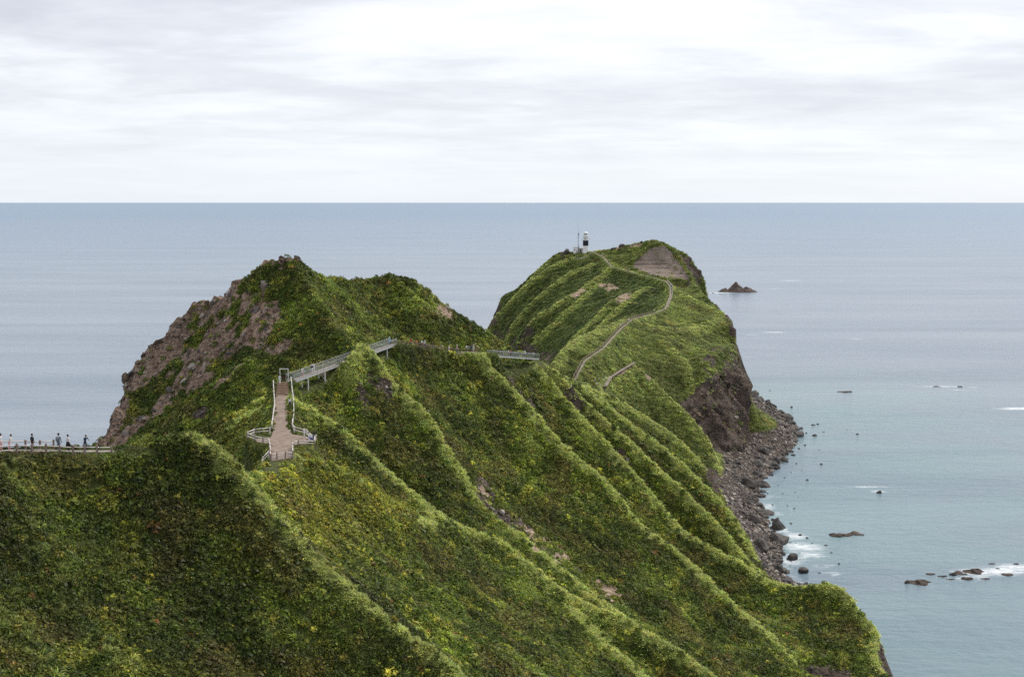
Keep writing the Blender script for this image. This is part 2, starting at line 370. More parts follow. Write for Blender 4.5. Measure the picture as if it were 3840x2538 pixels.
# ---- what grows or lies where (traced on the ground, kept as attributes of the ground)
PU, PV = project(GX, GY, ZF)
def region(poly, y0, y1, soft=2):
    m = (in_poly(PU, PV, poly) & (GY > y0) & (GY < y1)).astype(float)
    return blur(m, soft)
rock = np.zeros_like(ZF); soil = np.zeros_like(ZF); yel = np.zeros_like(ZF); cut = np.zeros_like(ZF); dark = np.zeros_like(ZF)
hillrock = region([(850,1060),(940,1060),(1040,1110),(1075,1250),(1120,1300),(1000,1340),(870,1420),(760,1490),(640,1570),(490,1690),(300,1700),(330,1640),(400,1560),(430,1370),(560,1230),(640,1150),(690,1090),(800,1090)], 195, 290, 4)
st_a, st_b = GX*0.733 - ZF*0.68, GX*0.68 + ZF*0.733                # beds dipping seawards
strata = fbm(st_a/3.4, st_b/20, GY/20, 3)
strat2 = fbm(GX/5, GY/5, ZF/5, 4)
hr = hillrock * ss(-0.22, 0.12, 1.15*strata + 0.3*strat2 - 0.06)
pink = 0.5*hillrock + 0.5*hillrock * region([(860,1085),(940,1075),(1040,1120),(1075,1250),(1120,1310),(1020,1320),(930,1260),(850,1220)], 195, 290, 6)
hr = np.maximum(hr, ss(.4, .8, pink) * ss(-0.35, 0.05, strata*0.5 + strat2*0.6))
rock = np.maximum(rock, hr)
edge_l = region([(712,1100),(760,1130),(700,1230),(620,1290),(540,1350),(520,1450),(470,1560),(420,1680),(300,1690),(380,1560),(440,1380),(560,1230),(650,1150)], 215, 290, 2)
rock = np.maximum(rock, edge_l)
for poly, y0, y1, s_, r_ in [
    ([(965,1005),(1035,950),(1115,955),(1085,1000),(1010,1015)],235,262,.8,.6), ([(715,1530),(760,1505),(795,1540),(780,1590),(730,1590)],190,230,0,1),
    ([(1385,1105),(1425,1110),(1425,1145),(1395,1140)],255,295,.6,.5), ([(1630,1140),(1680,1150),(1720,1190),(1690,1200),(1640,1175)],262,300,1,.4),
    ([(1425,1390),(1470,1420),(1492,1480),(1484,1575),(1432,1565),(1412,1500)],224,250,.25,1), ([(1590,1560),(1635,1600),(1660,1680),(1625,1660)],220,245,.2,1),
    ([(1760,1765),(1830,1800),(1870,1900),(2010,1990),(1960,2010),(1850,1930),(1790,1860)],205,245,.15,1), ([(1795,1822),(1825,1822),(1840,1880),(1815,1880)],205,245,1,.4),
    ([(1960,1975),(2060,2005),(2150,2095),(2100,2125),(2010,2060)],195,240,1,.4), ([(2090,2090),(2180,2120),(2230,2180),(2170,2170)],190,235,.5,.7), ([(2190,2150),(2300,2180),(2370,2260),(2300,2275)],185,235,1,.4),
    ([(1145,1390),(1190,1370),(1235,1400),(1215,1435),(1160,1430)],205,240,.6,.8),
    ([(2135,1110),(2185,1075),(2200,1085),(2160,1125)],560,660,1,.3), ([(2235,1065),(2290,1060),(2335,1085),(2300,1100),(2250,1085)],540,660,.8,.5), ([(2295,1125),(2340,1100),(2372,1095),(2365,1115),(2310,1145)],520,660,1,.3),
    ([(2280,1415),(2330,1375),(2375,1345),(2395,1355),(2440,1410),(2450,1440),(2385,1368),(2330,1400)],405,440,1,.3), ([(2090,935),(2130,930),(2150,960),(2105,980)],655,695,.3,.8), ([(2290,915),(2420,895),(2400,925),(2310,940)],645,680,.6,.5)]:
    m = region(poly, y0, y1, 2) * (0.55 + 0.45*ss(-0.3, 0.2, strat2))
    soil = np.maximum(soil, np.clip(m*s_*(1.05+0.5*strat2), 0, 1)); rock = np.maximum(rock, m*r_)
cut = (0.6 + 0.5*ss(-0.5, 0.1, strat2)) * region([(2366,1002),(2408,958),(2444,928),(2480,918),(2510,936),(2542,978),(2592,1050),(2530,1044),(2440,1029)], 625, 665, 1)
rock = np.maximum(rock, region([(2548,955),(2590,968),(2612,995),(2645,1040),(2660,1100),(2604,1056),(2566,990)], 620, 665, 2) * ss(-0.4, 0.1, strat2 + 0.15))
cliff = region([(2540,1515),(2600,1475),(2645,1425),(2690,1395),(2745,1370),(2800,1310),(2810,1725),(2730,1730),(2690,1700),(2640,1620)], 434, 520, 2)
cliff *= 1 - 0.75*ss(-0.05, 0.3, strat2 + 0.3*noise3(GX/3, GY/3, ZF/3)) * ss(28, 38, ZF)
rock = np.maximum(rock, cliff)
rock = np.maximum(rock, region([(2635,1740),(2690,1760),(2715,1850),(2690,1860),(2650,1800)], 355, 410, 2))
rock = np.maximum(rock, region([(1815,1180),(1850,1150),(1880,1095),(1905,1100),(1860,1180),(1850,1215),(1900,1250),(1960,1275),(2040,1310),(2090,1320),(2070,1370),(1900,1310),(1815,1240)], 540, 700, 3) * ss(-0.3, 0.15, strat2))
steep = ss(1.25, 1.9, sl)
rock = np.maximum(rock, steep * ss(-0.25, 0.15, strat2))
rock = np.maximum(rock, ss(9, 4, ZF) * LAND)
rock = np.maximum(rock, 0.8*region([(2620,1330),(2700,1290),(2790,1260),(2800,1330),(2745,1380),(2650,1420)], 440, 520, 2)*ss(0.05, 0.4, strat2+0.5*noise3(GX/2.2, GY/2.2, ZF/2.2)))
rock = np.clip(rock, 0, 1)
yel = blur(region([(1010,1720),(1180,1700),(1380,1790),(1470,1860),(1560,1930),(1500,1990),(1380,2010),(1250,2110),(1120,2010),(1000,1850)], 118, 200, 3), 10)
yel = np.maximum(yel, 0.8*blur(region([(880,1480),(990,1560),(960,1640),(850,1640),(800,1600)], 170, 215, 2), 6))
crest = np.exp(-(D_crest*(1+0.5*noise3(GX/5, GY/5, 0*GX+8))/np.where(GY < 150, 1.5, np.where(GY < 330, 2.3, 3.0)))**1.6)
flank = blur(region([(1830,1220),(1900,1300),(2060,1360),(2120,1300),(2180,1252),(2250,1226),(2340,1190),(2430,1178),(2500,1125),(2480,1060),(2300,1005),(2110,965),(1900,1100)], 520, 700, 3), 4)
prom = blur(region([(2380,1265),(2500,1215),(2640,1235),(2660,1350),(2560,1510),(2450,1440),(2390,1340)], 430, 530, 3), 6)
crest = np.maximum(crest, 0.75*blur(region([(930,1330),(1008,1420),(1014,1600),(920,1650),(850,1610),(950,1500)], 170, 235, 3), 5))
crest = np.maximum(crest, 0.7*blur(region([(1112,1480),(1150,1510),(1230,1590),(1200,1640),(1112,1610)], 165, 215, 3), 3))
beach = LAND & (GX > 55) & (GY > 255) & (ZF < 7.5)
# ---- rock gets ledges and blocks, cliffs a jagged edge
blk = np.abs(noise3(GX/4.2, GY/4.2, ZF/2.4)) + 0.5*np.abs(noise3(GX/1.9+5, GY/1.9, ZF/1.2))
rk = rock * ss(6, 12, ZF) * ss(1.0, 3.0, D_path)
ZF = ZF + rk * (2.2*(blk-0.32)) + edge_l*rk*(1.9*noise3(GX/3.4, GY/3.4, 0*GX+2) + 1.2*np.abs(noise3(GX/1.6, GY/1.6, 0*GX+5))) - soil*(1-rock)*0.25
gy_, gx_ = np.gradient(ZF, H)
NRM = np.stack([-gx_, -gy_, np.ones_like(ZF)], -1); NRM /= np.linalg.norm(NRM, axis=-1)[..., None]
# steep rock is also pushed sideways so the faces are broken, not curtains
DX = np.zeros_like(ZF); DY = np.zeros_like(ZF)
push = rock * ss(0.9, 1.8, np.hypot(gx_, gy_)) * 1.15
col_ = 4.2*noise3(GX/6.0, GY/6.0, ZF/45) + 1.2*np.abs(noise3(GX/3+9, GY/3, ZF/12))
nz_ = fbm(GX/6+3, GY/6, ZF/9, 4) + 0.5*np.abs(noise3(GX/2.5, GY/2.5, ZF/1.8))
nz_ = nz_ + cliff*col_
DX = push*nz_*NRM[...,0]; DY = push*nz_*NRM[...,1]

# ------------------------------------------------------------------ materials
def mat(name):
    m = bpy.data.materials.new(name); m.use_nodes = True
    return m, m.node_tree.nodes, m.node_tree.links, m.node_tree.nodes['Principled BSDF']
class NT:
    def __init__(s, name):
        s.m, s.n, s.l, s.b = mat(name)
        s.b.inputs['Specular IOR Level'].default_value = 0.25
    def new(s, t, **kw):
        n = s.n.new(t)
        for k, v in kw.items(): setattr(n, k, v)
        return n
    def put(s, sock, val):
        if val is None: return
        if hasattr(val, 'links') or isinstance(val, bpy.types.NodeSocket): s.l.new(val, sock)
        else: sock.default_value = val
    def math(s, op, a, b=None, clamp=False):
        n = s.new('ShaderNodeMath', operation=op, use_clamp=clamp); s.put(n.inputs[0], a); s.put(n.inputs[1], b); return n.outputs[0]
    def mix(s, f, a, b, mode='MIX'):
        n = s.new('ShaderNodeMix', data_type='RGBA', blend_type=mode)
        s.put(n.inputs[0], f)
        for i, c in ((6, a), (7, b)):
            s.put(n.inputs[i], tuple(c) + (1,) if isinstance(c, tuple) and len(c) == 3 else c)
        return n.outputs[2]
    def noise(s, vec, scale, detail=4, rough=0.6, dist=0.0):
        n = s.new('ShaderNodeTexNoise'); n.inputs['Scale'].default_value = scale; n.inputs['Detail'].default_value = detail
        n.inputs['Roughness'].default_value = rough; n.inputs['Distortion'].default_value = dist
        if vec is not None: s.l.new(vec, n.inputs['Vector'])
        return n.outputs['Fac']
    def ramp(s, f, stops):
        n = s.new('ShaderNodeValToRGB'); el = n.color_ramp.elements
        while len(el) < len(stops): el.new(0.5)
        for e, (p, c) in zip(el, stops):
            e.position = p; e.color = tuple(c) + (1,) if isinstance(c, tuple) else (c, c, c, 1)
        s.l.new(f, n.inputs[0]); return n.outputs[0]
    def at(s, name, t='GEOMETRY'):
        n = s.new('ShaderNodeAttribute', attribute_name=name, attribute_type=t); return n
    def pos(s):
        if not hasattr(s, '_p'): s._p = s.new('ShaderNodeNewGeometry').outputs['Position']
        return s._p
    def obj(s): return s.new('ShaderNodeTexCoord').outputs['Object']
    def scale(s, vec, v):
        n = s.new('ShaderNodeMapping'); n.inputs['Scale'].default_value = v; s.l.new(vec, n.inputs[0]); return n.outputs[0]
    def bump(s, h, strength, dist):
        n = s.new('ShaderNodeBump'); n.inputs['Strength'].default_value = strength; n.inputs['Distance'].default_value = dist
        s.l.new(h, n.inputs['Height']); s.l.new(n.outputs[0], s.b.inputs['Normal'])
    def done(s, col=None, rough=None):
        if col is not None: s.put(s.b.inputs['Base Color'], tuple(col) + (1,) if isinstance(col, tuple) and len(col) == 3 else col)
        if rough is not None: s.put(s.b.inputs['Roughness'], rough)
        return s.m
def rock_color(t, tone=(1.0, 1.0, 1.0)):
    p = t.pos()
    a = t.noise(p, 0.22, 8, 0.65); b = t.noise(p, 1.7, 6, 0.7); c = t.noise(t.scale(p, (0.25, 0.25, 1.1)), 0.9, 5, 0.65)
    k = tone
    base = t.ramp(a, [(0.36, (0.032*k[0], 0.025*k[1], 0.019*k[2])), (0.5, (0.092*k[0], 0.070*k[1], 0.051*k[2])), (0.64, (0.20*k[0], 0.152*k[1], 0.110*k[2]))])
    base = t.mix(t.ramp(c, [(0.40, 0.0), (0.62, 0.7)]), base, (0.125*k[0], 0.085*k[1], 0.070*k[2]))
    base = t.mix(t.ramp(b, [(0.52, 0.0), (0.68, 0.75)]), base, (0.21*k[0], 0.18*k[1], 0.16*k[2]))
    return t.mix(t.ramp(b, [(0.30, 0.8), (0.44, 0.0)]), base, (0.03, 0.026, 0.027)), b, c
t = NT('headland_ground')
p = t.pos()
veg = t.ramp(t.noise(p, 0.35, 6, 0.65), [(0.30, (0.036, 0.046, 0.011)), (0.48, (0.065, 0.080, 0.018)), (0.60, (0.10, 0.11, 0.026)), (0.75, (0.12, 0.10, 0.034))])
veg = t.mix(t.ramp(t.noise(p, 2.2, 5, 0.7), [(0.4, 0.0), (0.7, 0.65)]), veg, (0.12, 0.15, 0.035))
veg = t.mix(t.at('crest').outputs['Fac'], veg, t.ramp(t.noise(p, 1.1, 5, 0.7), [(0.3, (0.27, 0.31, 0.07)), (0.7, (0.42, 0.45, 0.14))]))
veg = t.mix(t.at('turf').outputs['Fac'], veg, t.ramp(t.noise(p, 0.5, 6, 0.7), [(0.28, (0.05, 0.072, 0.018)), (0.46, (0.11, 0.14, 0.03)), (0.58, (0.19, 0.21, 0.05)), (0.72, (0.22, 0.20, 0.07))]))
rc, rb_, rcc = rock_color(t)
rc = t.mix(t.at('pink').outputs['Fac'], rc, t.ramp(t.noise(p, 0.8, 6, 0.7), [(0.36, (0.10, 0.064, 0.045)), (0.46, (0.32, 0.21, 0.148)), (0.62, (0.56, 0.41, 0.31))]))
sc_ = t.ramp(t.noise(p, 0.9, 6, 0.7), [(0.3, (0.24, 0.165, 0.12)), (0.5, (0.46, 0.335, 0.24)), (0.72, (0.62, 0.49, 0.37))])
lay = t.noise(t.scale(p, (0.06, 0.06, 1.3)), 1.0, 6, 0.65)
cc = t.ramp(lay, [(0.30, (0.13, 0.098, 0.078)), (0.45, (0.27, 0.21, 0.17)), (0.56, (0.35, 0.285, 0.24)), (0.70, (0.18, 0.14, 0.115))])
rkf = t.math('ADD', t.at('rock').outputs['Fac'], t.math('MULTIPLY', t.math('SUBTRACT', t.noise(p, 1.3, 5, 0.7), 0.5), 0.9))
col = t.mix(t.ramp(rkf, [(0.40, 0.0), (0.56, 1.0)]), veg, rc)
sof = t.math('ADD', t.at('soil').outputs['Fac'], t.math('MULTIPLY', t.math('SUBTRACT', t.noise(p, 1.1, 5, 0.7), 0.5), 0.8))
col = t.mix(t.ramp(sof, [(0.40, 0.0), (0.55, 1.0)]), col, sc_)
col = t.mix(t.ramp(t.at('cut').outputs['Fac'], [(0.35, 0.0), (0.6, 1.0)]), col, cc)
vor = t.new('ShaderNodeTexVoronoi', feature='DISTANCE_TO_EDGE'); vor.inputs['Scale'].default_value = 0.7
t.l.new(t.scale(p, (1, 1, 1.6)), vor.inputs['Vector'])
hgt_n = t.math('ADD', t.math('MULTIPLY', t.math('MINIMUM', vor.outputs['Distance'], 0.25), 2.0), t.math('ADD', t.math('MULTIPLY', rb_, 0.6), t.math('ADD', t.math('MULTIPLY', rcc, 0.5), t.math('MULTIPLY', t.noise(p, 0.7, 6, 0.7), 0.7))))
t.bump(hgt_n, 1.0, 1.1)
M_GROUND = t.done(col, 0.9)

idx = np.arange(NY*NX).reshape(NY, NX)
keep = (ZF[:-1,:-1] > -4) | (ZF[1:,1:] > -4) | LAND[:-1,:-1]
F = np.stack([idx[:-1,:-1], idx[:-1,1:], idx[1:,1:], idx[1:,:-1]], -1)[keep]
used = np.unique(F); remap = np.zeros(NY*NX, np.int64); remap[used] = np.arange(len(used))
Vall = np.stack([GX+DX, GY+DY, ZF], -1).reshape(-1, 3)
me = mesh_np('headland', Vall[used], remap[F], M_GROUND, True)
turf = ss(360, 430, GY)
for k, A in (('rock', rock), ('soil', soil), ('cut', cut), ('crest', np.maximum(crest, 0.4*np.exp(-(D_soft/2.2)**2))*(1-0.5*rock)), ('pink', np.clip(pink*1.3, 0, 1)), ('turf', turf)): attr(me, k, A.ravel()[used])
HEADLAND = tag(link(bpy.data.objects.new('headland', me)), kind='structure')
# ------------------------------------------------------------------ sea
t = NT('sea_water')
p = t.pos()
def wv(sx, sy, sc, det=3):
    return t.noise(t.scale(p, (sx, sy, 1)), sc, det, 0.55)
h = t.math('ADD', t.math('MULTIPLY', wv(0.7, 1.6, 0.11), 2.2), t.math('ADD', t.math('MULTIPLY', wv(0.8, 1.5, 0.42), 0.9), t.math('MULTIPLY', wv(1, 1.2, 1.6, 2), 0.16)))
off = t.new('ShaderNodeVectorMath', operation='LENGTH'); t.l.new(p, off.inputs[0])
off = t.ramp(t.math('MULTIPLY', off.outputs['Value'], 1/9000), [(0.0, 0.0), (0.10, 0.10), (0.35, 0.55), (1.0, 1.0)])     # sheltered by the cape, rough and deep offshore
bn = t.new('ShaderNodeBump'); bn.inputs['Distance'].default_value = 1.0
t.l.new(t.math('MULTIPLY', t.math('ADD', 0.36, t.math('MULTIPLY', off, 0.1)), t.ramp(t.noise(t.scale(p, (0.25, 1.6, 1)), 0.009, 5, 0.6, 0.4), [(0.33, 0.45), (0.5, 0.82), (0.68, 1.05)])), bn.inputs['Strength']); t.l.new(h, bn.inputs['Height']); t.l.new(bn.outputs[0], t.b.inputs['Normal'])
patch = t.noise(t.scale(p, (0.35, 2.2, 1)), 0.006, 6, 0.62, 0.5)
deep = t.ramp(patch, [(0.35, (0.125, 0.170, 0.220)), (0.65, (0.205, 0.250, 0.290))])
shal = t.ramp(patch, [(0.35, (0.110, 0.190, 0.220)), (0.65, (0.180, 0.280, 0.290))])
deep = t.mix(off, deep, (0.165, 0.245, 0.335))
wc = t.mix(t.at('shallow').outputs['Fac'], deep, shal)
fo = t.at('foam').outputs['Fac']
fn = t.math('ADD', t.math('MULTIPLY', t.noise(t.scale(p, (0.35, 1.0, 1)), 0.8, 7, 0.75, 0.8), 0.7), t.math('MULTIPLY', t.noise(p, 2.6, 4, 0.75), 0.3))
fm = t.ramp(t.math('ADD', fn, t.math('MULTIPLY', t.math('SUBTRACT', fo, 0.43), 1.0)), [(0.48, 0.0), (0.58, 0.35), (0.72, 0.85)])
fm = t.math('MULTIPLY', fm, t.math('GREATER_THAN', fo, 0.02))
# scattered small whitecaps far out
wcap = t.math('MULTIPLY', t.ramp(t.noise(t.scale(p, (0.55, 1.0, 1)), 0.06, 4, 0.7), [(0.715, 0.0), (0.75, 1.0)]), t.ramp(t.noise(p, 0.004, 2, 0.5), [(0.5, 0.0), (0.6, 0.8)]))
fm = t.math('MAXIMUM', fm, wcap)
t.put(t.b.inputs['Base Color'], t.mix(fm, wc, (0.80, 0.83, 0.85)))
t.put(t.b.inputs['Roughness'], t.math('ADD', t.math('ADD', 0.22, t.math('MULTIPLY', off, 0.17)), t.math('MULTIPLY', fm, 0.4)))
t.b.inputs['Specular IOR Level'].default_value = 0.5
t.b.inputs['IOR'].default_value = 1.33
M_SEA = t.m
sx, sy, sh = np.arange(-180, 421, 2.5), np.arange(150, 1551, 2.5), 2.5
sgx, sgy = np.meshgrid(sx, sy)
foam = np.zeros_like(sgx)
FOAM = [ # photo pixel, half-widths in metres, strength
 (2700,1098,26,7,.62),(2760,1102,30,5,.45),(2965,1052,24,6,.7),(2905,1082,20,5,.5),(2905,1246,16,4,.75),(2820,1255,12,4,.5),(2760,1190,10,4,.4),(3210,1270,10,3,.55),(2810,1340,9,3,.5),
 (3530,1449,20,2.6,.75),(3600,1462,9,3,.5),(3650,1452,6,3,.5),(3840,1530,22,3.2,.85),(3800,1534,16,2.5,.6),(3400,1500,22,2,.3),(3260,1824,11,1.6,.65),(3290,1842,5,2,.6),(3350,1815,9,1.2,.35),
 (3560,2180,9,2.2,.4),(3680,2145,12,4,.6),(3750,2140,14,4,.65),(3820,2128,12,4,.6),(3620,2170,8,3,.5),(3480,2195,7,1.5,.5),
 (3010,2050,10,5,.62),(3040,2080,8,4,.55),(2985,2010,6,4,.6),(2960,2100,6,5,.6),(3090,2120,7,2.4,.5),(3140,2150,6,1.5,.5),(3180,2118,5,1.2,.45),(2920,1985,5,4,.6),(2880,1900,4,5,.55),(2900,1860,6,3,.45),(2930,1815,5,2.5,.4),(2915,1925,5,3,.5),
 (2840,1530,6,3,.35),(2960,1540,5,2,.35),(3215,1626,4,1.3,.5),(3010,1845,4,2,.4),(130,1485,12,2.5,.5),(40,1310,16,3,.45),(3165,1998,4,1,.3)]
SEAR = [ # pixel, width px, height px, label
 (3160,1463,60,20,'flat brown rock alone in the calm water beyond the beach'), (3215,1862-1241+1005,14,7,None),
 (3515,1447,34,7,'low dark rock at the left of the distant foam streak'),(3600,1447,22,9,'low dark rock at the right end of the distant foam streak'),
 (3298,1843,22,14,'small dark rock beside a lone white breaker'),
 (3145,1998,70,26,'left hump of the long reddish brown reef'),(3212,1992,66,26,'right hump of the long reddish brown reef'),
 (3450,2172,92,34,'broad pale brown rock at the near left end of the broken reef'),(3530,2155,40,18,'small rock between the two biggest rocks of the broken reef'),(3490,2148,36,12,'low thin rock behind the broad pale reef rock'),
 (3600,2140,60,26,'dark jagged rock in the middle of the broken reef'),(3655,2130,80,40,'tallest dark rock at the far end of the broken reef'),(3690,2165,40,16,'dark rock on the near side of the tallest reef rock'),
 (3778,2148,44,18,'dark rock surrounded by white water at the right of the broken reef'),(3720,2110,30,8,'thin low rock awash at the far right of the reef'),(3810,2112,26,7,'thin low rock awash near the right edge of the photo'),(3560,2168,34,12,'small low rock in front of the middle of the broken reef'),(3628,2162,46,22,'dark rock between the middle and the tallest rock of the broken reef'),(3575,2150,30,16,'small dark rock touching the jagged middle rock of the reef'),(3405,2180,30,14,'small rock at the left tip of the broad pale reef rock'),(3740,2128,26,9,'flat rock awash just right of the tallest reef rock'),(3178,2003,40,14,'low saddle of rock joining the two humps of the long reddish reef')]
SH = [(480,262,34,30),(520,240,20,8),(590,320,30,16),(655,362,60,34),(612,345,30,20),(745,437,52,36),(772,372,26,16),(812,378,10,5),(905,480,34,14),(935,476,20,12),(915,543,36,24),(970,524,22,6),(830,500,34,26),(862,530,16,18),(815,545,18,12),(780,575,34,26),(818,628,22,12),(855,606,20,12),(785,665,34,20),(740,705,34,22),(800,720,14,8),(945,636,14,6),(925,680,8,4),(955,724,30,12),(770,775,10,6),(835,768,10,4),(870,821,20,9),(728,808,12,7),(795,897,16,9),(718,905,16,10),(812,930,10,6),(748,980,14,9),(790,998,20,9),(655,976,18,10),(625,905,14,9),(690,855,16,10),(770,1088,26,15),(825,1160,30,18),(870,1178,22,16),(765,1208,20,12),(740,1180,20,14),(800,1215,10,6),(825,1312,18,12),(765,1352,16,12),(770,1325,16,12),(820,1460,20,12),(985,1225,26,12),(1020,1272,22,6),(1068,1340,20,12),(945,1395,26,12),(1012,1413,12,6),(900,1215,16,6),(640,270,16,4),(870,1455,12,8),(1115,512,8,4)]
for i, (u, v, w_, h_) in enumerate([(r_[0], r_[1]+r_[3]*.35, r_[2], r_[3]) for r_ in SEAR] + [(2500+r_[0]*.606, 1300+(r_[1]+r_[3]*.3)*.606, r_[2]*.606, r_[3]*.606) for r_ in SH]):
    m_ = atz(u, v, 0)[1]/FPX; FOAM.append((u+5*math.sin(i*3), v-1, max(w_*m_*0.85, 1.6), max(w_*m_*0.5, 1.3), 0.42+0.14*math.sin(i*7)))
for u, v, a, b, s in FOAM:
    c = atz(u, v, 0); s = min(s, 0.6)
    foam = np.maximum(foam, s*np.exp(-((sgx-c[0])/(a*1.15))**2-((sgy-c[1])/(b*1.7))**2))
cp = dens([(q[0], q[1], 0) for q in EASTC[:15]], 2.0)[:, :2]
dsh = np.full(sgx.shape, 500.0); selr = (sgx > 40) & (sgx < 420) & (sgy < 720)
gg = np.stack([sgx[selr], sgy[selr]], -1)
dsh[selr] = np.sqrt(np.min(((gg[:, None, 0]-cp[None, ::2, 0])**2 + (gg[:, None, 1]-cp[None, ::2, 1])**2), 1))
foam = np.maximum(foam, 0.44*np.exp(-(dsh/7)**2)*(sgy < 430)); foam = np.maximum(foam, 0.34*np.exp(-(dsh/6)**2))
shallow = np.clip(np.exp(-(dsh/95)**1.3) + 0.75*np.exp(-((sgx-150)/90)**2-((sgy-430)/130)**2), 0, 1) * (0.65+0.5*fbm(sgx/60, sgy/40, 0*sgx, 3))
ny, nx = sgx.shape; ii = np.arange(ny*nx).reshape(ny, nx)
Fq = np.stack([ii[:-1,:-1], ii[:-1,1:], ii[1:,1:], ii[1:,:-1]], -1).reshape(-1, 4)
V = np.stack([sgx, sgy, 0*sgx], -1).reshape(-1, 3)
bx0, bx1, by0, by1 = sx[0], sx[-1], sy[0], sy[-1]; B = 3.0e5
ring = [(-B,-2000),(B,-2000),(B,B),(-B,B),(bx0,by0),(bx1,by0),(bx1,by1),(bx0,by1)]
n0 = len(V); V = np.concatenate([V, [(a, b, 0) for a, b in ring]])
Fr = [(0,1,5,4),(1,2,6,5),(2,3,7,6),(3,0,4,7)]
Fq = np.concatenate([Fq, np.array(Fr)+n0])
me = mesh_np('sea', V, Fq, M_SEA, False)
attr(me, 'foam', np.concatenate([foam.ravel(), np.zeros(8)])); attr(me, 'shallow', np.concatenate([np.clip(shallow,0,1).ravel(), np.zeros(8)]))
tag(link(bpy.data.objects.new('sea', me)), kind='structure')
# ------------------------------------------------------------------ ground cover
def leaf_mesh(name, n, kind, seed, m):
    r = np.random.default_rng(seed); V = []; Fc = []; lv = []
    for i in range(n):
        az = r.uniform(0, 2*math.pi); rad = 0.5*math.sqrt(r.uniform()); val = r.uniform()
        if kind == 'grass':
            base = np.array([0.7*rad*math.cos(az), 0.7*rad*math.sin(az), -0.06]); lean = r.uniform(0.1, 0.75); L = r.uniform(0.32, 0.72); w = r.uniform(0.014, 0.026)*1.6
            d = np.array([math.cos(az+r.normal(0, .5)), math.sin(az+r.normal(0, .5)), 0]); s = np.array([-d[1], d[0], 0])
            mid = base + d*lean*L*0.35 + np.array([0, 0, L*0.6]); tip = base + d*lean*L*1.05 + np.array([0, 0, L*(1-0.35*lean)])
            k = len(V); V += [base-s*w, base+s*w, mid+s*w*0.8, mid-s*w*0.8, tip]; Fc += [(k, k+1, k+2), (k, k+2, k+3), (k+3, k+2, k+4)]; lv += [val]*5
            continue
        h = (0.52*(1-(rad/0.5)**2*0.75)) * r.uniform(0.35, 1.0)
        c = np.array([rad*math.cos(az), rad*math.sin(az), h])
        nrm = np.array([math.cos(az)*rad*1.5, math.sin(az)*rad*1.5, 0.85]) + r.normal(0, 0.42, 3); nrm /= np.linalg.norm(nrm)
        d = np.cross(nrm, r.normal(size=3)); d /= np.linalg.norm(d); s = np.cross(nrm, d)
        L = r.uniform(0.13, 0.23) if kind == 'leaf' else r.uniform(0.07, 0.12); w = L*r.uniform(0.55, 0.8)
        k = len(V)
        V += [c-d*L, c+s*w-nrm*0.02, c+d*L-nrm*0.05, c-s*w-nrm*0.02]; Fc += [(k, k+1, k+2), (k, k+2, k+3)]; lv += [val]*4
    me = mesh_np(name, np.array(V), np.array(Fc), m, False); attr(me, 'leafval', lv)
    return bpy.data.objects.new(name, me)
t = NT('foliage')
tint = t.at('tint', 'INSTANCER').outputs['Color']; lvv = t.at('leafval').outputs['Fac']
cmul = t.mix(1.0, tint, t.ramp(lvv, [(0.0, (0.32, 0.36, 0.30)), (0.40, (0.68, 0.73, 0.60)), (0.72, (1.10, 1.14, 0.95)), (0.9, (1.65, 1.62, 1.15)), (1.0, (2.5, 2.2, 1.35))]), 'MULTIPLY')
t.done(cmul, 0.55); t.b.inputs['Specular IOR Level'].default_value = 0.3
tr = t.new('ShaderNodeBsdfTranslucent'); t.l.new(cmul, tr.inputs['Color'])
ms = t.new('ShaderNodeMixShader'); ms.inputs[0].default_value = 0.33
t.l.new(t.b.outputs[0], ms.inputs[1]); t.l.new(tr.outputs[0], ms.inputs[2]); t.l.new(ms.outputs[0], t.n['Material Output'].inputs['Surface'])
M_LEAF = t.m
PROTO = bpy.data.collections.new('plant_kinds')
for i, (kd, n) in enumerate([('leaf', 40), ('leaf', 36), ('leaf', 44), ('fine', 84), ('fine', 74), ('grass', 46), ('grass', 40)]):
    PROTO.objects.link(leaf_mesh('plant_%02d' % i, n, kd, 40+i, M_LEAF))
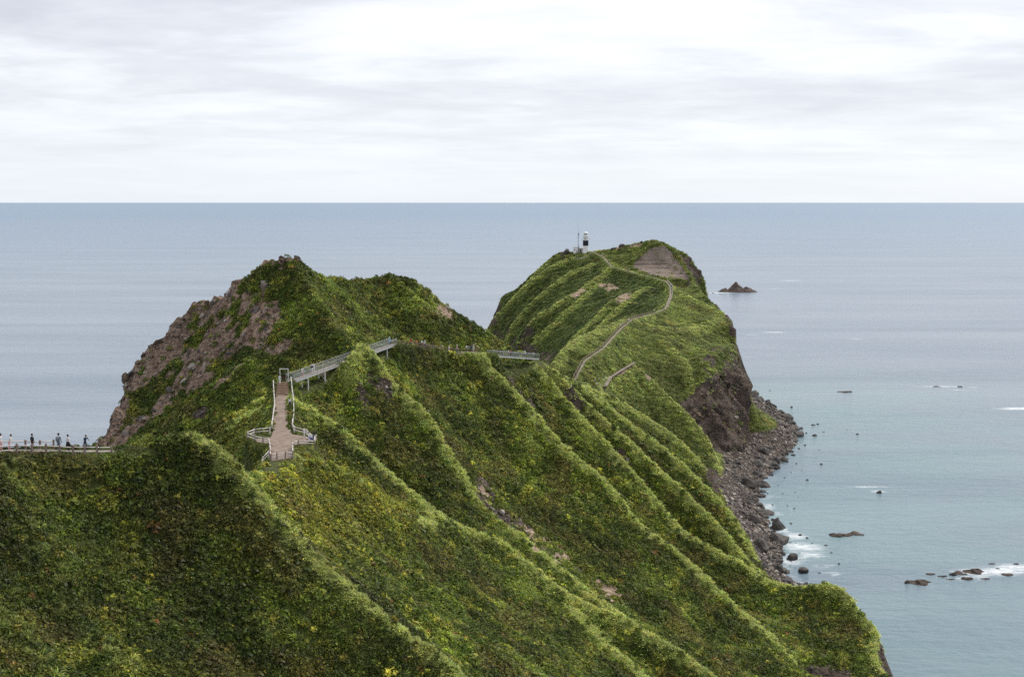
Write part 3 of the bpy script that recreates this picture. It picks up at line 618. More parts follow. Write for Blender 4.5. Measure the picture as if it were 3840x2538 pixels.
def scatter(name, P, N, yaw, scl, which, coll, kindlabel, tint=None):
    me = bpy.data.meshes.new(name); me.vertices.add(len(P)); me.vertices.foreach_set('co', np.asarray(P, np.float32).ravel())
    for nm, typ, A, key in (('nrm', 'FLOAT_VECTOR', N, 'vector'), ('scl', 'FLOAT_VECTOR', scl, 'vector')):
        a = me.attributes.new(nm, typ, 'POINT'); a.data.foreach_set(key, np.asarray(A, np.float32).ravel())
    attr(me, 'yaw', yaw)
    a = me.attributes.new('which', 'INT', 'POINT'); a.data.foreach_set('value', np.asarray(which, np.int32))
    if tint is not None:
        a = me.attributes.new('tint', 'FLOAT_COLOR', 'POINT'); a.data.foreach_set('color', np.concatenate([tint, np.ones((len(tint), 1))], 1).astype(np.float32).ravel())
    o = tag(link(bpy.data.objects.new(name, me)), kind='stuff')
    g = bpy.data.node_groups.new(name + '_nodes', 'GeometryNodeTree')
    g.interface.new_socket('Geometry', in_out='INPUT', socket_type='NodeSocketGeometry'); g.interface.new_socket('Geometry', in_out='OUTPUT', socket_type='NodeSocketGeometry')
    n, l = g.nodes, g.links
    gi, go = n.new('NodeGroupInput'), n.new('NodeGroupOutput')
    ci = n.new('GeometryNodeCollectionInfo'); ci.inputs['Collection'].default_value = coll; ci.inputs['Separate Children'].default_value = True; ci.inputs['Reset Children'].default_value = True
    ip = n.new('GeometryNodeInstanceOnPoints'); ip.inputs['Pick Instance'].default_value = True
    def na(nm, typ):
        q = n.new('GeometryNodeInputNamedAttribute'); q.data_type = typ; q.inputs['Name'].default_value = nm; return q.outputs['Attribute']
    cb = n.new('ShaderNodeCombineXYZ'); l.new(na('yaw', 'FLOAT'), cb.inputs[2])
    er = n.new('FunctionNodeEulerToRotation'); l.new(cb.outputs[0], er.inputs[0])
    al = n.new('FunctionNodeAlignRotationToVector'); al.axis = 'Z'; l.new(er.outputs[0], al.inputs['Rotation']); l.new(na('nrm', 'FLOAT_VECTOR'), al.inputs['Vector'])
    l.new(gi.outputs[0], ip.inputs['Points']); l.new(ci.outputs[0], ip.inputs['Instance']); l.new(na('which', 'INT'), ip.inputs['Instance Index'])
    l.new(al.outputs[0], ip.inputs['Rotation']); l.new(na('scl', 'FLOAT_VECTOR'), ip.inputs['Scale']); l.new(ip.outputs[0], go.inputs[0])
    md = o.modifiers.new('scatter', 'NODES'); md.node_group = g
    return o
DIST = np.sqrt(GX**2 + GY**2 + (ZF-CAMZ)**2)
area = H*H/np.maximum(NRM[..., 2], 0.25)
def sample(density):
    lam = density*area
    n = rng.poisson(np.clip(lam, 0, 40)); ii = np.repeat(np.arange(NY*NX), n.ravel())
    j, i = ii // NX, ii % NX
    x = xs[i] + rng.uniform(-.5, .5, len(ii))*H; y = ys[j] + rng.uniform(-.5, .5, len(ii))*H
    ok = (x > X0+1) & (x < X1-1) & (y > Y0+1) & (y < Y1-1)
    return x[ok], y[ok], j[ok], i[ok]
def seen(x, y, z, slack=3.0, n=48):
    """keep what the viewpoint, or one a few steps beside it, can see"""
    ok = np.ones(len(x), bool)
    u, v = project(x, y, z)
    ok &= (u > -260) & (u < 4100) & (v < 2760)
    for f in np.linspace(0.12, 0.985, n):
        g = hgt(x*f, y*f); ok &= g < CAMZ + (z-CAMZ)*f + 1.2 + slack
    return ok
D_rl = dist_to([RIDP], 1.0)-0.9
front = ss(-0.25, 0.1, (NRM[...,0]*(-GX) + NRM[...,1]*(-GY) + NRM[...,2]*(CAMZ-ZF))/DIST)
bare = np.clip(np.maximum(np.maximum(ss(0.35, 0.6, rock), ss(0.35, 0.6, soil)), ss(0.3, 0.6, cut)), 0, 1)
clear = ss(1.05, 1.7, D_path)                                    # nothing grows on the trail
clear = np.where((GY > 400) & (D_path > 6), 1, clear)
BR_D = dist_to([[BRG1[0], BRG1[1]], [BRG2[0], BRG2[1]]], 1.0); clear = clear * ss(1.0, 1.6, BR_D)
pav = blur(in_poly(GX, GY, PLAT).astype(float), 1); clear = clear*(1-ss(0.15, 0.45, pav))
for q_, r_ in ((at(2258,1432,402), 4.0), (at(2236,1425,403), 2.5), (at(2272,1446,399), 2.5)): clear = clear*ss(0.7, 1.1, np.hypot(GX-q_[0], GY-q_[1])/r_)
clear = clear*np.where((GX < -30) & (GY < 122) & (GY > 98), ss(0.0, 0.5, D_rl), 1)
dn = 13.0*(80/np.maximum(DIST, 60))**1.25 * front * (1-np.where(soil > rock, 0.90, 0.94)*bare) * clear * LAND * ss(4.5, 7, ZF) * (GY > 45)
px, py, pj, pi = sample(dn)
pz = hgt(px, py)
k = seen(px, py, pz); px, py, pz, pj, pi = px[k], py[k], pz[k], pj[k], pi[k]
n = len(px); print('plants', n)
dd = DIST[pj, pi]; cr = np.maximum(crest, 0.5*np.exp(-(D_soft/2.4)**2))[pj, pi]; ye = yel[pj, pi]; fr = ss(340, 420, py)
s1 = fbm(px/9, py/9, pz/9, 3); s2 = fbm(px/4+31, py/4, pz/4, 3); s3 = fbm(px/16-9, py/16, pz/16, 2)
r1, r2 = rng.uniform(size=n), rng.uniform(size=n)
dnw = px*0.919 - py*0.395
pg = np.clip(0.10 + 0.85*ss(0.25, 0.8, cr) + 0.9*fr + 0.55*ss(0.25, 0.7, s1), 0, 0.95)       # chance of grass
pg = np.where(ye > 0.4, pg*0.35, pg)
isg = r1 < pg
isf = ~isg & (r2 < 0.38 + 0.3*ss(0, .5, s3) + 0.3*ss(120, 260, py))
which = np.where(isg, 5 + (r2*2).astype(int), np.where(isf, 3 + (r2*7).astype(int) % 2, (r2*97).astype(int) % 3))
base = np.zeros((n, 3))
def col(c): return np.array(c)[None]
w = lambda a: a[:, None]
base[:] = col((0.046, 0.060, 0.010))
base = base + (col((0.092, 0.112, 0.017))-base)*w(ss(-0.2, 0.6, s1)) 
base = base + (col((0.175, 0.172, 0.034))-base)*w(0.75*ss(0.1, 0.7, s2))
base = base + (col((0.095, 0.070, 0.026))-base)*w(0.6*ss(0.35, 0.8, s3)*ss(-.2, .6, s2))
rr = rng.uniform(size=n)
au = rr < 0.03 + 0.07*ss(0, .6, s3) + 0.22*ye
base[au] = col((0.185, 0.175, 0.034)) * rng.uniform(.75, 1.25, (au.sum(), 1))
ob = (rr > 0.992) & ~isg
base[ob] = col((0.15, 0.082, 0.032))
base = base + (col((0.19, 0.175, 0.030))-base)*w(0.85*ye*rng.uniform(.45, 1, n))
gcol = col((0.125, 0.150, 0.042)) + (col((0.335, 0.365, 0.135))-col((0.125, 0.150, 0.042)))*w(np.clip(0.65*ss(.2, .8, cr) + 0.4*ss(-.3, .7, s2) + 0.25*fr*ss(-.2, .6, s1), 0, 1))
gcol = gcol + (col((0.100, 0.125, 0.048))-gcol)*w(0.7*ss(0.1, 0.6, s3)*(1-cr))
gcol = gcol + (col((0.21, 0.165, 0.068))-gcol)*w(0.55*ss(0.35, 0.75, -s1)*(1-0.5*cr))
tf = fbm(px/5+7, py/5, pz/5, 4)                                                                # the far turf is patchy
gcol = gcol + (col((0.058, 0.085, 0.020))-gcol)*w(fr*0.6*ss(0.0, 0.5, tf)*(1-0.95*ss(.2, .6, cr)))
base = np.where(w(isg), gcol, base)
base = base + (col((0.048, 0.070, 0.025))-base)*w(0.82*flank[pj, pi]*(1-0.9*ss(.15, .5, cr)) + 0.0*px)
base = base + (col((0.085, 0.088, 0.032))-base)*w(0.6*prom[pj, pi]*ss(-.5, .4, s2))
brn = ss(0.15, 0.55, fbm(px/7+70, py/7, pz/7, 3))*(1-fr)*(1-ss(.2, .6, cr))
base = base + (col((0.105, 0.085, 0.034))-base)*w(0.6*brn)
base[~isg] *= np.array([0.80, 0.85, 0.70]); base[isg] *= (0.82 + 0.30*ss(.25, .7, cr))[isg][:, None]
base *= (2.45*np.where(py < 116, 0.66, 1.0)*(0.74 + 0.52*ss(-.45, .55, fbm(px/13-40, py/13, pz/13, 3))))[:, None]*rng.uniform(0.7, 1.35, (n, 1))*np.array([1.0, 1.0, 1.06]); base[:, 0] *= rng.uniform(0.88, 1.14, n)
base *= np.minimum(1, 0.66/np.maximum(base.max(1), 1e-3))[:, None]; base[:, 2] = np.minimum(base[:, 2], 0.34*base[:, 1]+0.01)
sc = np.where((D_rl[pj, pi] < 2.0) & (py < 122), 0.7, np.where(pm[pj, pi] > 0.3, 0.45, 1.0))*0.63*(np.maximum(dd, 80)/100)**0.5*np.where(rng.uniform(size=n) < 0.08, 1.5, 1.0)*rng.uniform(0.6, 1.4, n)*np.where(isg, 1.05, 1.0)
hz = np.where(isg, 0.9, 1.05)*(1-0.45*fr)*(1-0.45*ss(.4, .9, cr)*isg)
N = NRM[pj, pi]*0.6 + np.array([0, 0, 0.55]); N /= np.linalg.norm(N, axis=1)[:, None]
lf = ~isg & ~isf
for nm, msk in (('shrub_cover', lf), ('herb_cover', isf), ('grass_cover', isg)):
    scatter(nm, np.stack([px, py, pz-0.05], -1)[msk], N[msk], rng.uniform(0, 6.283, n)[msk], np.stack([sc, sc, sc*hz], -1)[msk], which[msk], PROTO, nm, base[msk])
# ------------------------------------------------------------------ rocks
t = NT('shore_rock'); c_, b_, d_ = rock_color(t, (0.75, 0.90, 1.05))
lowz = t.new('ShaderNodeSeparateXYZ'); t.l.new(t.pos(), lowz.inputs[0])
c_ = t.mix(t.ramp(lowz.outputs['Z'], [(0.0, 0.55), (0.9, 0.0)]), c_, (0.040, 0.034, 0.030))      # wet, weedy foot
t.bump(t.math('ADD', b_, d_), 0.8, 0.35); M_ROCK = t.done(c_, 0.75)
t = NT('shore_rock_brown'); c_, b_, d_ = rock_color(t, (0.80, 0.80, 0.80)); t.bump(t.math('ADD', b_, d_), 0.8, 0.35); M_ROCKB = t.done(t.mix(0.3, c_, (0.05, 0.036, 0.032)), 0.8)
t = NT('beach_stone'); oi = t.new('ShaderNodeObjectInfo')
c_ = t.ramp(oi.outputs['Random'], [(0.0, (0.05, 0.046, 0.046)), (0.3, (0.12, 0.104, 0.095)), (0.6, (0.22, 0.185, 0.15)), (0.85, (0.33, 0.29, 0.24)), (1.0, (0.52, 0.48, 0.44))])
c_ = t.mix(t.ramp(t.noise(t.pos(), 2.5, 4, 0.7), [(0.4, 0.0), (0.7, 0.5)]), c_, (0.05, 0.042, 0.04)); M_STONE = t.done(c_, 0.85)
def rock_mesh(name, seed, m, sub=2, flat=0.75, peak=0.0, cuts=6, amp=0.20, lo=0.55):
    r = np.random.default_rng(seed); bm = bmesh.new(); bmesh.ops.create_icosphere(bm, subdivisions=sub, radius=1.0)
    V = np.array([v.co for v in bm.verts])
    for _ in range(cuts):                                         # knock flat faces off it
        d = r.normal(size=3); d /= np.linalg.norm(d); h = r.uniform(lo, lo+0.3); s = V@d; V -= np.maximum(s-h, 0)[:, None]*d
    o = r.uniform(0, 50, 3); V *= (1 + amp*fbm(V[:,0]*1.3+o[0], V[:,1]*1.3+o[1], V[:,2]*1.3+o[2], 3))[:, None]
    V += (0.05 if sub < 3 else 0.025)*r.normal(size=V.shape); V[:, 2] *= flat
    if peak: V[:, 2] = V[:, 2]*(1 + peak*np.exp(-((V[:,0]+0.15)**2+V[:,1]**2)*5)); V[:, :2] *= (1 - 0.55*np.clip(V[:, 2]/(1+peak), 0, 1))[:, None]
    for v, q in zip(bm.verts, V): v.co = q
    me = bpy.data.meshes.new(name); bm.to_mesh(me); bm.free(); me.materials.append(m); return me
ROCKS = [rock_mesh('boulder', 100+i, M_ROCK, 2, 0.6+0.06*i) for i in range(7)]
ROCKB = [rock_mesh('reef', 130+i, M_ROCKB, 3, 0.5, 0, 9, 0.42) for i in range(4)]
def put_rock(name, x, y, z, sx, sy, sz, rz, me, label, cat, group=None):
    o = bpy.data.objects.new(name, me); o.location = (x, y, z); o.scale = (sx, sy, sz); o.rotation_euler = (0, 0, rz)
    return tag(link(o), label, cat, group)
# the pointed islet
iu, iv = np.meshgrid(np.linspace(-1.15, 1.15, 61), np.linspace(-1.15, 1.15, 37))
def cone(x0, y0, h, rx, ry, p_=1.0): return h*(1-np.clip(np.hypot((iu-x0)/rx, (iv-y0)/ry), 0, 1.6)**p_)
ih = np.maximum.reduce([cone(-.05, 0, 1.0, .62, .8, .85), cone(.45, -.1, .52, .62, .7), cone(-.62, .05, .42, .42, .6), cone(.1, .3, .6, .6, .7), cone(.85, 0, .2, .3, .5)])
ih = ih*(1+0.22*fbm(iu*3.5, iv*3.5, ih*2, 4)) + 0.07*np.abs(noise3(iu*9, iv*9, ih*5)) - 0.06
ii_ = np.arange(iu.size).reshape(iu.shape)
isl = mesh_np('islet', np.stack([iu, iv, np.maximum(ih, -0.3)], -1).reshape(-1, 3), np.stack([ii_[:-1,:-1], ii_[:-1,1:], ii_[1:,1:], ii_[1:,:-1]], -1).reshape(-1, 4), M_ROCKB, False)
q = atz(2768, 1096, 0); put_rock('islet', q[0], q[1]+6, -0.2, 21.5, 15, 12.4, 0.0, isl, 'dark pointed rock islet standing in the sea off the far cliff', 'islet')
for u, v, w in ((2672,1100,22), (2700,1103,12), (2656,1096,14), (2842,1097,20)):
    q = atz(u, v, 0); s = w*q[1]/FPX*0.5; put_rock('sea_rock', q[0], q[1], -0.3*s, s, s*0.8, s*0.55, u, ROCKS[u % 7], 'small dark rock awash beside the pointed islet', 'rock', 'rocks awash beside the islet')
k = 0
for u, v, w, h, lab in SEAR:
    q = atz(u, v+h*0.35, 0); m = q[1]/FPX; k += 1
    put_rock('reef_rock' if lab else 'sea_rock', q[0], q[1], -0.25*h*m, w*m*0.55, w*m*0.36, h*m*1.15, 0.15*math.sin(k*3), ROCKB[k % 4] if w > 30 else ROCKS[k % 7], lab or 'small dark rock awash in the shallows off the stony beach', 'rock', None if lab else 'rocks awash off the beach')
big = {(745,437):'largest dark boulder at the tip of the beach point', (915,543):'rounded dark boulder standing alone in the water off the beach point'}
for i, (a, b, w, h) in enumerate(SH):
    u, v = 2500+a*0.606, 1300+b*0.606; w *= .606; h *= .606
    q = atz(u, v+h*0.3, 0); m = q[1]/FPX; lab = big.get((a, b)); zn = 'beyond the beach point' if b < 420 else 'just off the beach point' if b < 780 else 'off the hollow of the stony beach' if b < 1050 else 'off the near end of the stony beach'
    put_rock('boulder' if lab else 'sea_rock', q[0], q[1], -0.1, w*m*0.55, w*m*0.45, min(h*m*0.95, w*m*0.42)+.12, i*1.7, ROCKS[i % 7], lab or ('larger' if w > 13 else 'small') + ' dark rock awash ' + zn, 'boulder' if lab else 'rock', None if lab else ('larger' if w > 13 else 'small') + ' rocks awash ' + zn)
for u, v, w, h, lab in [(2918,1962,62,46,'big dark boulder half in the water on the near part of the beach'),(2842,1950,44,30,'big dark boulder on the stones left of the biggest one'),(2972,2078,40,42,'upright dark boulder in white water near the green nose'),(3014,2130,46,30,'squat dark boulder in still water near the green nose'),(2745,1870,50,36,'dark boulder against the foot of the grassy slope')]:
    q = atz(u, v+h*0.3, 0.4); m = q[1]/FPX; put_rock('boulder', q[0], q[1], 0.3, w*m*0.55, w*m*0.5, h*m*0.9, u*0.7, ROCKS[u % 7], lab, 'boulder')
# boulders of the stony beach: the largest 240 one by one, the stones between them as one mass
beach_w = np.clip(blur((LAND & (GX > 58) & (GX < 135) & (GY > 262) & (GY < 690) & (ZF < 6.2) & (ZF > -0.9)).astype(float), 1), 0, 1)
dcoast = np.full(GX.shape, 99.0); ms_ = beach_w > 0.3; cpx = dens([(q[0], q[1], 0) for q in EASTC[:15]], 1.0)[:, :2]
dcoast[ms_] = np.sqrt(np.min((GX[ms_][:, None]-cpx[None, :, 0])**2+(GY[ms_][:, None]-cpx[None, :, 1])**2, 1))
bxx, byy, bj, bi = sample(0.16*ms_*np.exp(-dcoast/9)+0.03*ms_)
kk = seen(bxx, byy, hgt(bxx, byy), 1.0); bxx, byy, bj, bi = bxx[kk], byy[kk], bj[kk], bi[kk]
bs = np.clip(0.45*rng.pareto(2.2, len(bxx))+0.45, 0, 2.6)*np.where(dcoast[bj, bi] < 10, 1.25, 0.8)
ordr = np.argsort(-bs/byy)[:240]
for i in ordr:
    x, y, s = float(bxx[i]), float(byy[i]), float(bs[i]); zt = max(float(hgt(x, y)), -0.2)
    near = dcoast[bj[i], bi[i]] < 7
    zone = next(w_ for y_, w_ in ((560, 'beyond the tall cliff'), (470, 'on the point of the stony beach'), (412, 'in front of the tall cliff'), (350, 'in the hollow of the stony beach'), (0, 'on the beach near the green nose')) if y > y_)
    lab = ('big ' if s > 1.3 else 'small ') + ('dark wet boulder at the waterline ' if near else 'grey brown boulder lying well above the waterline ') + zone
    put_rock('boulder', x, y, zt+0.1*s, s, s*rng.uniform(.7, 1), s*rng.uniform(.7, 1.05), rng.uniform(0, 6), ROCKS[i % 7], lab, 'boulder', lab.replace('boulder', 'boulders', 1))
STONES = bpy.data.collections.new('stone_kinds')
for i in range(5): STONES.objects.link(bpy.data.objects.new('stone_%d' % i, rock_mesh('stone', 160+i, M_STONE, 1, 0.62)))
def stones(name, dens_, lo, hi, sink=0.25, coll=None, nk=5):
    x, y, j, i = sample(dens_); z = hgt(x, y); k = seen(x, y, z, 1.5); x, y, z, j, i = x[k], y[k], z[k], j[k], i[k]; n = len(x)
    s = np.clip(lo*(1+rng.pareto(2.6, n)), lo, hi); Nn = NRM[j, i] + rng.normal(0, .25, (n, 3)); Nn /= np.linalg.norm(Nn, axis=1)[:, None]
    x = x + DX[j, i]; y = y + DY[j, i]
    scatter(name, np.stack([x, y, z+s*sink], -1), Nn, rng.uniform(0, 6.28, n), np.stack([s, s*rng.uniform(.6, 1, n), s*rng.uniform(.6, 1.1, n)], -1), rng.integers(0, nk, n), coll or STONES, name)
    print(name, n)
stones('beach_stones', 2.2*ms_, 0.22, 1.1)
rsel = ss(0.45, 0.7, rock)*(ZF > 6)
stones('scree', rsel*np.where(GY < 300, 1.1, 0.16)*front*clear, 0.17, 1.2)
BLOCKS = bpy.data.collections.new('block_kinds')
for i in range(4): BLOCKS.objects.link(bpy.data.objects.new('block_%d' % i, rock_mesh('block', 190+i, M_GROUND, 3, 0.75, 0, 16, 0.12, 0.35)))
for me_ in [o_.data for o_ in BLOCKS.objects]:
    attr(me_, 'rock', np.ones(len(me_.vertices))); attr(me_, 'pink', np.full(len(me_.vertices), 0.3))
stones('cliff_blocks', (cliff > .4)*(ZF > 7)*0.09 + (edge_l > .4)*rsel*0.14 + rsel*hillrock*0.02, 0.6, 2.4, 0.0, BLOCKS, 4)
# crags standing up along the seaward edge of the rocky hill
for i, (u, v, Y, s) in enumerate([(440,1570,243,1.6),(470,1490,247,1.8),(478,1420,250,2.2),(490,1370,252,3.0),(530,1310,255,2.6),(570,1280,256,2.6),(615,1245,257,3.0),(650,1205,258,2.8),(690,1165,258,3.2),(705,1135,258,3.0),(730,1120,258,2.6),(770,1122,257,2.0),(985,975,250.5,1.6),(1030,958,250,1.8),(1085,957,250,1.6)]):
    s *= 0.85+0.5*math.sin(i*2.7); q = at(u+20+12*math.sin(i*5), v+14*math.cos(i*3), Y+1.5*math.sin(i*9)); o = bpy.data.objects.new('crag', BLOCKS.objects[i % 4].data); o.location = (q[0], q[1], q[2]-0.75*s); o.scale = (s*0.9, s*1.1, s*(1.5+0.4*math.sin(i*4))); o.rotation_euler = (0.4*math.sin(i*2), 0.45*math.cos(i*3), i*1.9); link(o, HEADLAND)
# ------------------------------------------------------------------ plain materials
def plain(name, c, rough=0.7, metal=0.0, var=0.25, sc=6.0, spec=0.3):
    t = NT(name); n = t.noise(t.obj(), sc, 5, 0.65)
    t.done(t.mix(t.ramp(n, [(0.3, 0.0), (0.7, 1.0)]), tuple(x*(1-var) for x in c), tuple(min(1, x*(1+var*0.6)) for x in c)), rough)
    t.b.inputs['Metallic'].default_value = metal; t.b.inputs['Specular IOR Level'].default_value = spec; t.bump(n, 0.2, 0.02)
    return t.m
M_RAIL = plain('weathered_pale_timber', (0.62, 0.57, 0.53)); M_POST = plain('weathered_dark_timber', (0.26, 0.19, 0.165))
M_RAILB = plain('weathered_brown_timber', (0.27, 0.20, 0.155)); M_POSTB = plain('old_brown_timber', (0.13, 0.092, 0.072))
M_STEEL = plain('galvanised_steel', (0.42, 0.44, 0.46), 0.5, 0.3, 0.15); M_WHITE = plain('white_painted_steel', (0.74, 0.74, 0.73), 0.55, 0, 0.08)
M_GIRD = plain('pale_grey_girder', (0.50, 0.50, 0.49), 0.6, 0, 0.12); M_DECK = plain('bridge_planks', (0.26, 0.225, 0.20)); M_CONC = plain('concrete', (0.46, 0.45, 0.43))
M_TOWER = plain('white_tower_paint', (0.80, 0.80, 0.79), 0.6, 0, 0.04); M_BLACK = plain('black_band_paint', (0.012, 0.014, 0.022), 0.5, 0, 0.2)
M_GLASS = plain('lantern_glass', (0.35, 0.40, 0.43), 0.12, 0, 0.1, 3, 0.6); M_DARKGL = plain('dark_window', (0.03, 0.035, 0.04), 0.2)
M_STEP = plain('step_timber', (0.30, 0.205, 0.14)); M_MASTG = plain('grey_mast_steel', (0.14, 0.16, 0.19), 0.5, 0.2)
t = NT('trail_paving'); p = t.pos()
pc = t.ramp(t.noise(p, 0.8, 6, 0.7), [(0.3, (0.15, 0.112, 0.086)), (0.5, (0.235, 0.18, 0.142)), (0.72, (0.31, 0.25, 0.205))])
t.bump(t.noise(p, 6, 5, 0.7), 0.5, 0.05); M_TRAIL = t.done(pc, 0.9)
t = NT('worn_trail'); p = t.pos()
pc = t.ramp(t.noise(p, 0.6, 6, 0.7), [(0.3, (0.14, 0.115, 0.085)), (0.5, (0.24, 0.20, 0.16)), (0.7, (0.36, 0.32, 0.27))])
t.bump(t.noise(p, 3, 5, 0.7), 0.5, 0.08); M_WORN = t.done(pc, 0.95)

# mesh builders
class MB:
    def __init__(s): s.v, s.f = [], []
    def box(s, c, d, M=None):
        k = len(s.v)
        for sz in (-1, 1):
            for sx, sy in ((-1,-1),(1,-1),(1,1),(-1,1)):
                q = Vector((sx*d[0]/2, sy*d[1]/2, sz*d[2]/2)); q = (M @ q if M else q) + Vector(c); s.v.append(tuple(q))
        s.f += [tuple(k+i for i in f) for f in ((3,2,1,0),(4,5,6,7),(0,1,5,4),(1,2,6,5),(2,3,7,6),(3,0,4,7))]; return s
    def bar(s, a, b, w, h=None, up=(0,0,1)):
        a, b = Vector(a), Vector(b); d = b-a; L = d.length
        if L < 1e-4: return s
        y = d.normalized(); x = y.cross(Vector(up)); 
        if x.length < 1e-3: x = Vector((1, 0, 0))
        x.normalize(); z = x.cross(y)
        return s.box((a+b)/2, (w, L, h or w), Matrix((x, y, z)).transposed())
    def tube(s, prof, n=12, c=(0,0,0), rot=0.0):
        """prof: list of (radius, z), turned about the vertical"""
        k = len(s.v)
        for r, z in prof:
            for i in range(n): a = 2*math.pi*i/n+rot; s.v.append((c[0]+r*math.cos(a), c[1]+r*math.sin(a), c[2]+z))
        for j in range(len(prof)-1):
            for i in range(n): s.f.append((k+j*n+i, k+j*n+(i+1) % n, k+(j+1)*n+(i+1) % n, k+(j+1)*n+i))
        s.f.append(tuple(k+i for i in reversed(range(n)))); s.f.append(tuple(k+(len(prof)-1)*n+i for i in range(n))); return s
    def rod(s, a, b, r, n=7):
        a, b = Vector(a), Vector(b); d = (b-a).normalized(); x = d.orthogonal().normalized(); y = d.cross(x); k = len(s.v)
        for q in (a, b):
            for i in range(n): an = 2*math.pi*i/n; s.v.append(tuple(q+x*r*math.cos(an)+y*r*math.sin(an)))
        for i in range(n): s.f.append((k+i, k+(i+1) % n, k+n+(i+1) % n, k+n+i))
        s.f += [tuple(k+i for i in reversed(range(n))), tuple(k+n+i for i in range(n))]; return s
    def mesh(s, name, m, smooth=False):
        me = bpy.data.meshes.new(name); me.from_pydata(s.v, [], s.f); me.materials.append(m)
        if smooth: me.polygons.foreach_set('use_smooth', [True]*len(me.polygons))
        me.update(); return me
    def build(s, name, m, parent=None, loc=None, smooth=False):
        o = bpy.data.objects.new(name, s.mesh(name, m, smooth))
        if loc: o.location = loc
        return link(o, parent)
def ground(x, y): return float(hgt(np.array([x]), np.array([y]))[0])

# ------------------------------------------------------------------ the trail
def ribbon(name, L, w, m, lift=0.05, step=0.8, kind='structure'):
    P = dens(L, step); V = []; n = len(P)
    T = np.gradient(P[:, :2], axis=0); T /= np.linalg.norm(T, axis=1)[:, None]+1e-9
    S = np.stack([T[:, 1], -T[:, 0]], -1); jit = rng.normal(0, 0.06, (n, 2))
    offs = np.array([-1, -0.5, 0, 0.5, 1])*w/2
    for i in range(n):
        for k, o in enumerate(offs):
            oo = o + (jit[i, 0] if k == 0 else jit[i, 1] if k == 4 else 0); x, y = P[i, 0]+S[i, 0]*oo, P[i, 1]+S[i, 1]*oo
            V.append((x, y, max(ground(x, y), P[i, 2]-0.25)+lift))
    F = [(a*5+b, a*5+b+1, a*5+b+6, a*5+b+5) for a in range(n-1) for b in range(4)]
    return tag(link(bpy.data.objects.new(name, mesh_np(name, V, F, m, True))), kind=kind)
ribbon('path', [PATHL[1]] + PATHL[2:6] + [lerp3(PATHL[5], PATHL[6], .98)], 2.15, M_TRAIL)
bm = bmesh.new(); vs = [bm.verts.new((x, y, PZ+0.062)) for x, y in PLAT]; bm.faces.new(vs); bmesh.ops.triangulate(bm, faces=bm.faces[:])
me = bpy.data.meshes.new('lookout_paving'); bm.to_mesh(me); bm.free(); me.materials.append(M_TRAIL)
tag(link(bpy.data.objects.new('lookout_paving', me)), kind='structure')
ribbon('trail', MIDP, 1.5, M_WORN)
ribbon('trail', RIDP, 0.9, M_WORN)
ribbon('trail', [SADDLE[-1]] + FARP, 0.8, M_WORN, 0.07)
ribbon('trail', [at(*p) for p in [(2270,1446,400),(2290,1412,408),(2340,1380,415),(2380,1357,419.5)]], 1.2, M_WORN, 0.12)
# steps
st = empty('timber_steps', PATHL[5]); tag(st, 'short flight of brown timber steps at the top of the paved path', 'steps')
for i in range(8):
    a = Vector(lerp3(PATHL[5], PATHL[6], (i+0.3)/8)) - Vector(PATHL[5]); 
    m_ = MB().box((0, 0, 0), (2.15, 0.22, 0.18)); o = m_.build('step', M_STEP, st, (a.x, a.y, a.z+0.12)); o.rotation_euler.z = 0.02*math.sin(i*5)

# ------------------------------------------------------------------ fences
POSTM = MB().tube([(0.095, -0.3), (0.095, 1.0), (0.06, 1.06)], 8).mesh('post', M_POST); POSTW = MB().tube([(0.10, -0.3), (0.10, 1.0), (0.06, 1.06)], 8).mesh('post', M_RAIL); POSTB = MB().tube([(0.085, -0.3), (0.085, 1.02), (0.05, 1.08)], 8).mesh('post', M_POSTB)
def fence(pts, label, postm, railm, heights=(0.45, 0.85), gap=2.2, rr=0.075, group='timber rail fences along the trail'):
    P = [Vector((q[0], q[1], ground(q[0], q[1]))) for q in pts]
    full = [P[0]]
    for a, b in zip(P[:-1], P[1:]):
        n = max(1, round((b-a).length/gap))
        for i in range(1, n+1):
            q = a.lerp(b, i/n); full.append(Vector((q.x, q.y, ground(q.x, q.y))))
    root = empty('rail_fence', full[0]); tag(root, label, 'fence', group)
    for i, q in enumerate(full):
        o = bpy.data.objects.new('post', postm); o.location = q-full[0]; o.rotation_euler = (0.03*math.sin(i*7), 0.03*math.cos(i*5), i); o.scale = (1, 1, 0.95+0.07*math.sin(i*3)); link(o, root)
        if i:
            for h in heights:
                a, b = full[i-1]-full[0]+Vector((0, 0, h+0.03*math.sin(i+h*9))), q-full[0]+Vector((0, 0, h+0.03*math.sin(i*2+h)))
                MB().rod(a, b, rr, 6).build('rail', railm, root, smooth=True)
    return root
gp = lambda L, z=63.9: [atz(u, v, z)[:2] for u, v in L]
fence(gp([(1023,1444),(1027,1495),(1031,1535),(1024,1575),(1019,1604)]), 'white rail fence along the left side of the paved path', POSTW, M_RAIL)
fence(gp([(1079,1446),(1092,1482),(1101,1515),(1102,1555),(1096,1592),(1104,1620)]), 'white rail fence along the right side of the paved path', POSTW, M_RAIL)
fence(gp([(1012,1624),(953,1628),(928,1640)]), 'white rail fence at the back of the left bay of the lookout', POSTW, M_RAIL)
fence(gp([(929,1642),(957,1656),(986,1662),(1008,1664),(1014,1692),(1014,1724)]), 'white rail fence curving round the front of the left bay of the lookout', POSTM, M_RAIL)
fence(gp([(1104,1621),(1150,1632),(1186,1642)]), 'white rail fence at the back of the right bay of the lookout', POSTW, M_RAIL)
fence(gp([(1186,1645),(1178,1664),(1118,1674),(1098,1678),(1098,1712)]), 'white rail fence round the front of the right bay of the lookout', POSTM, M_RAIL)
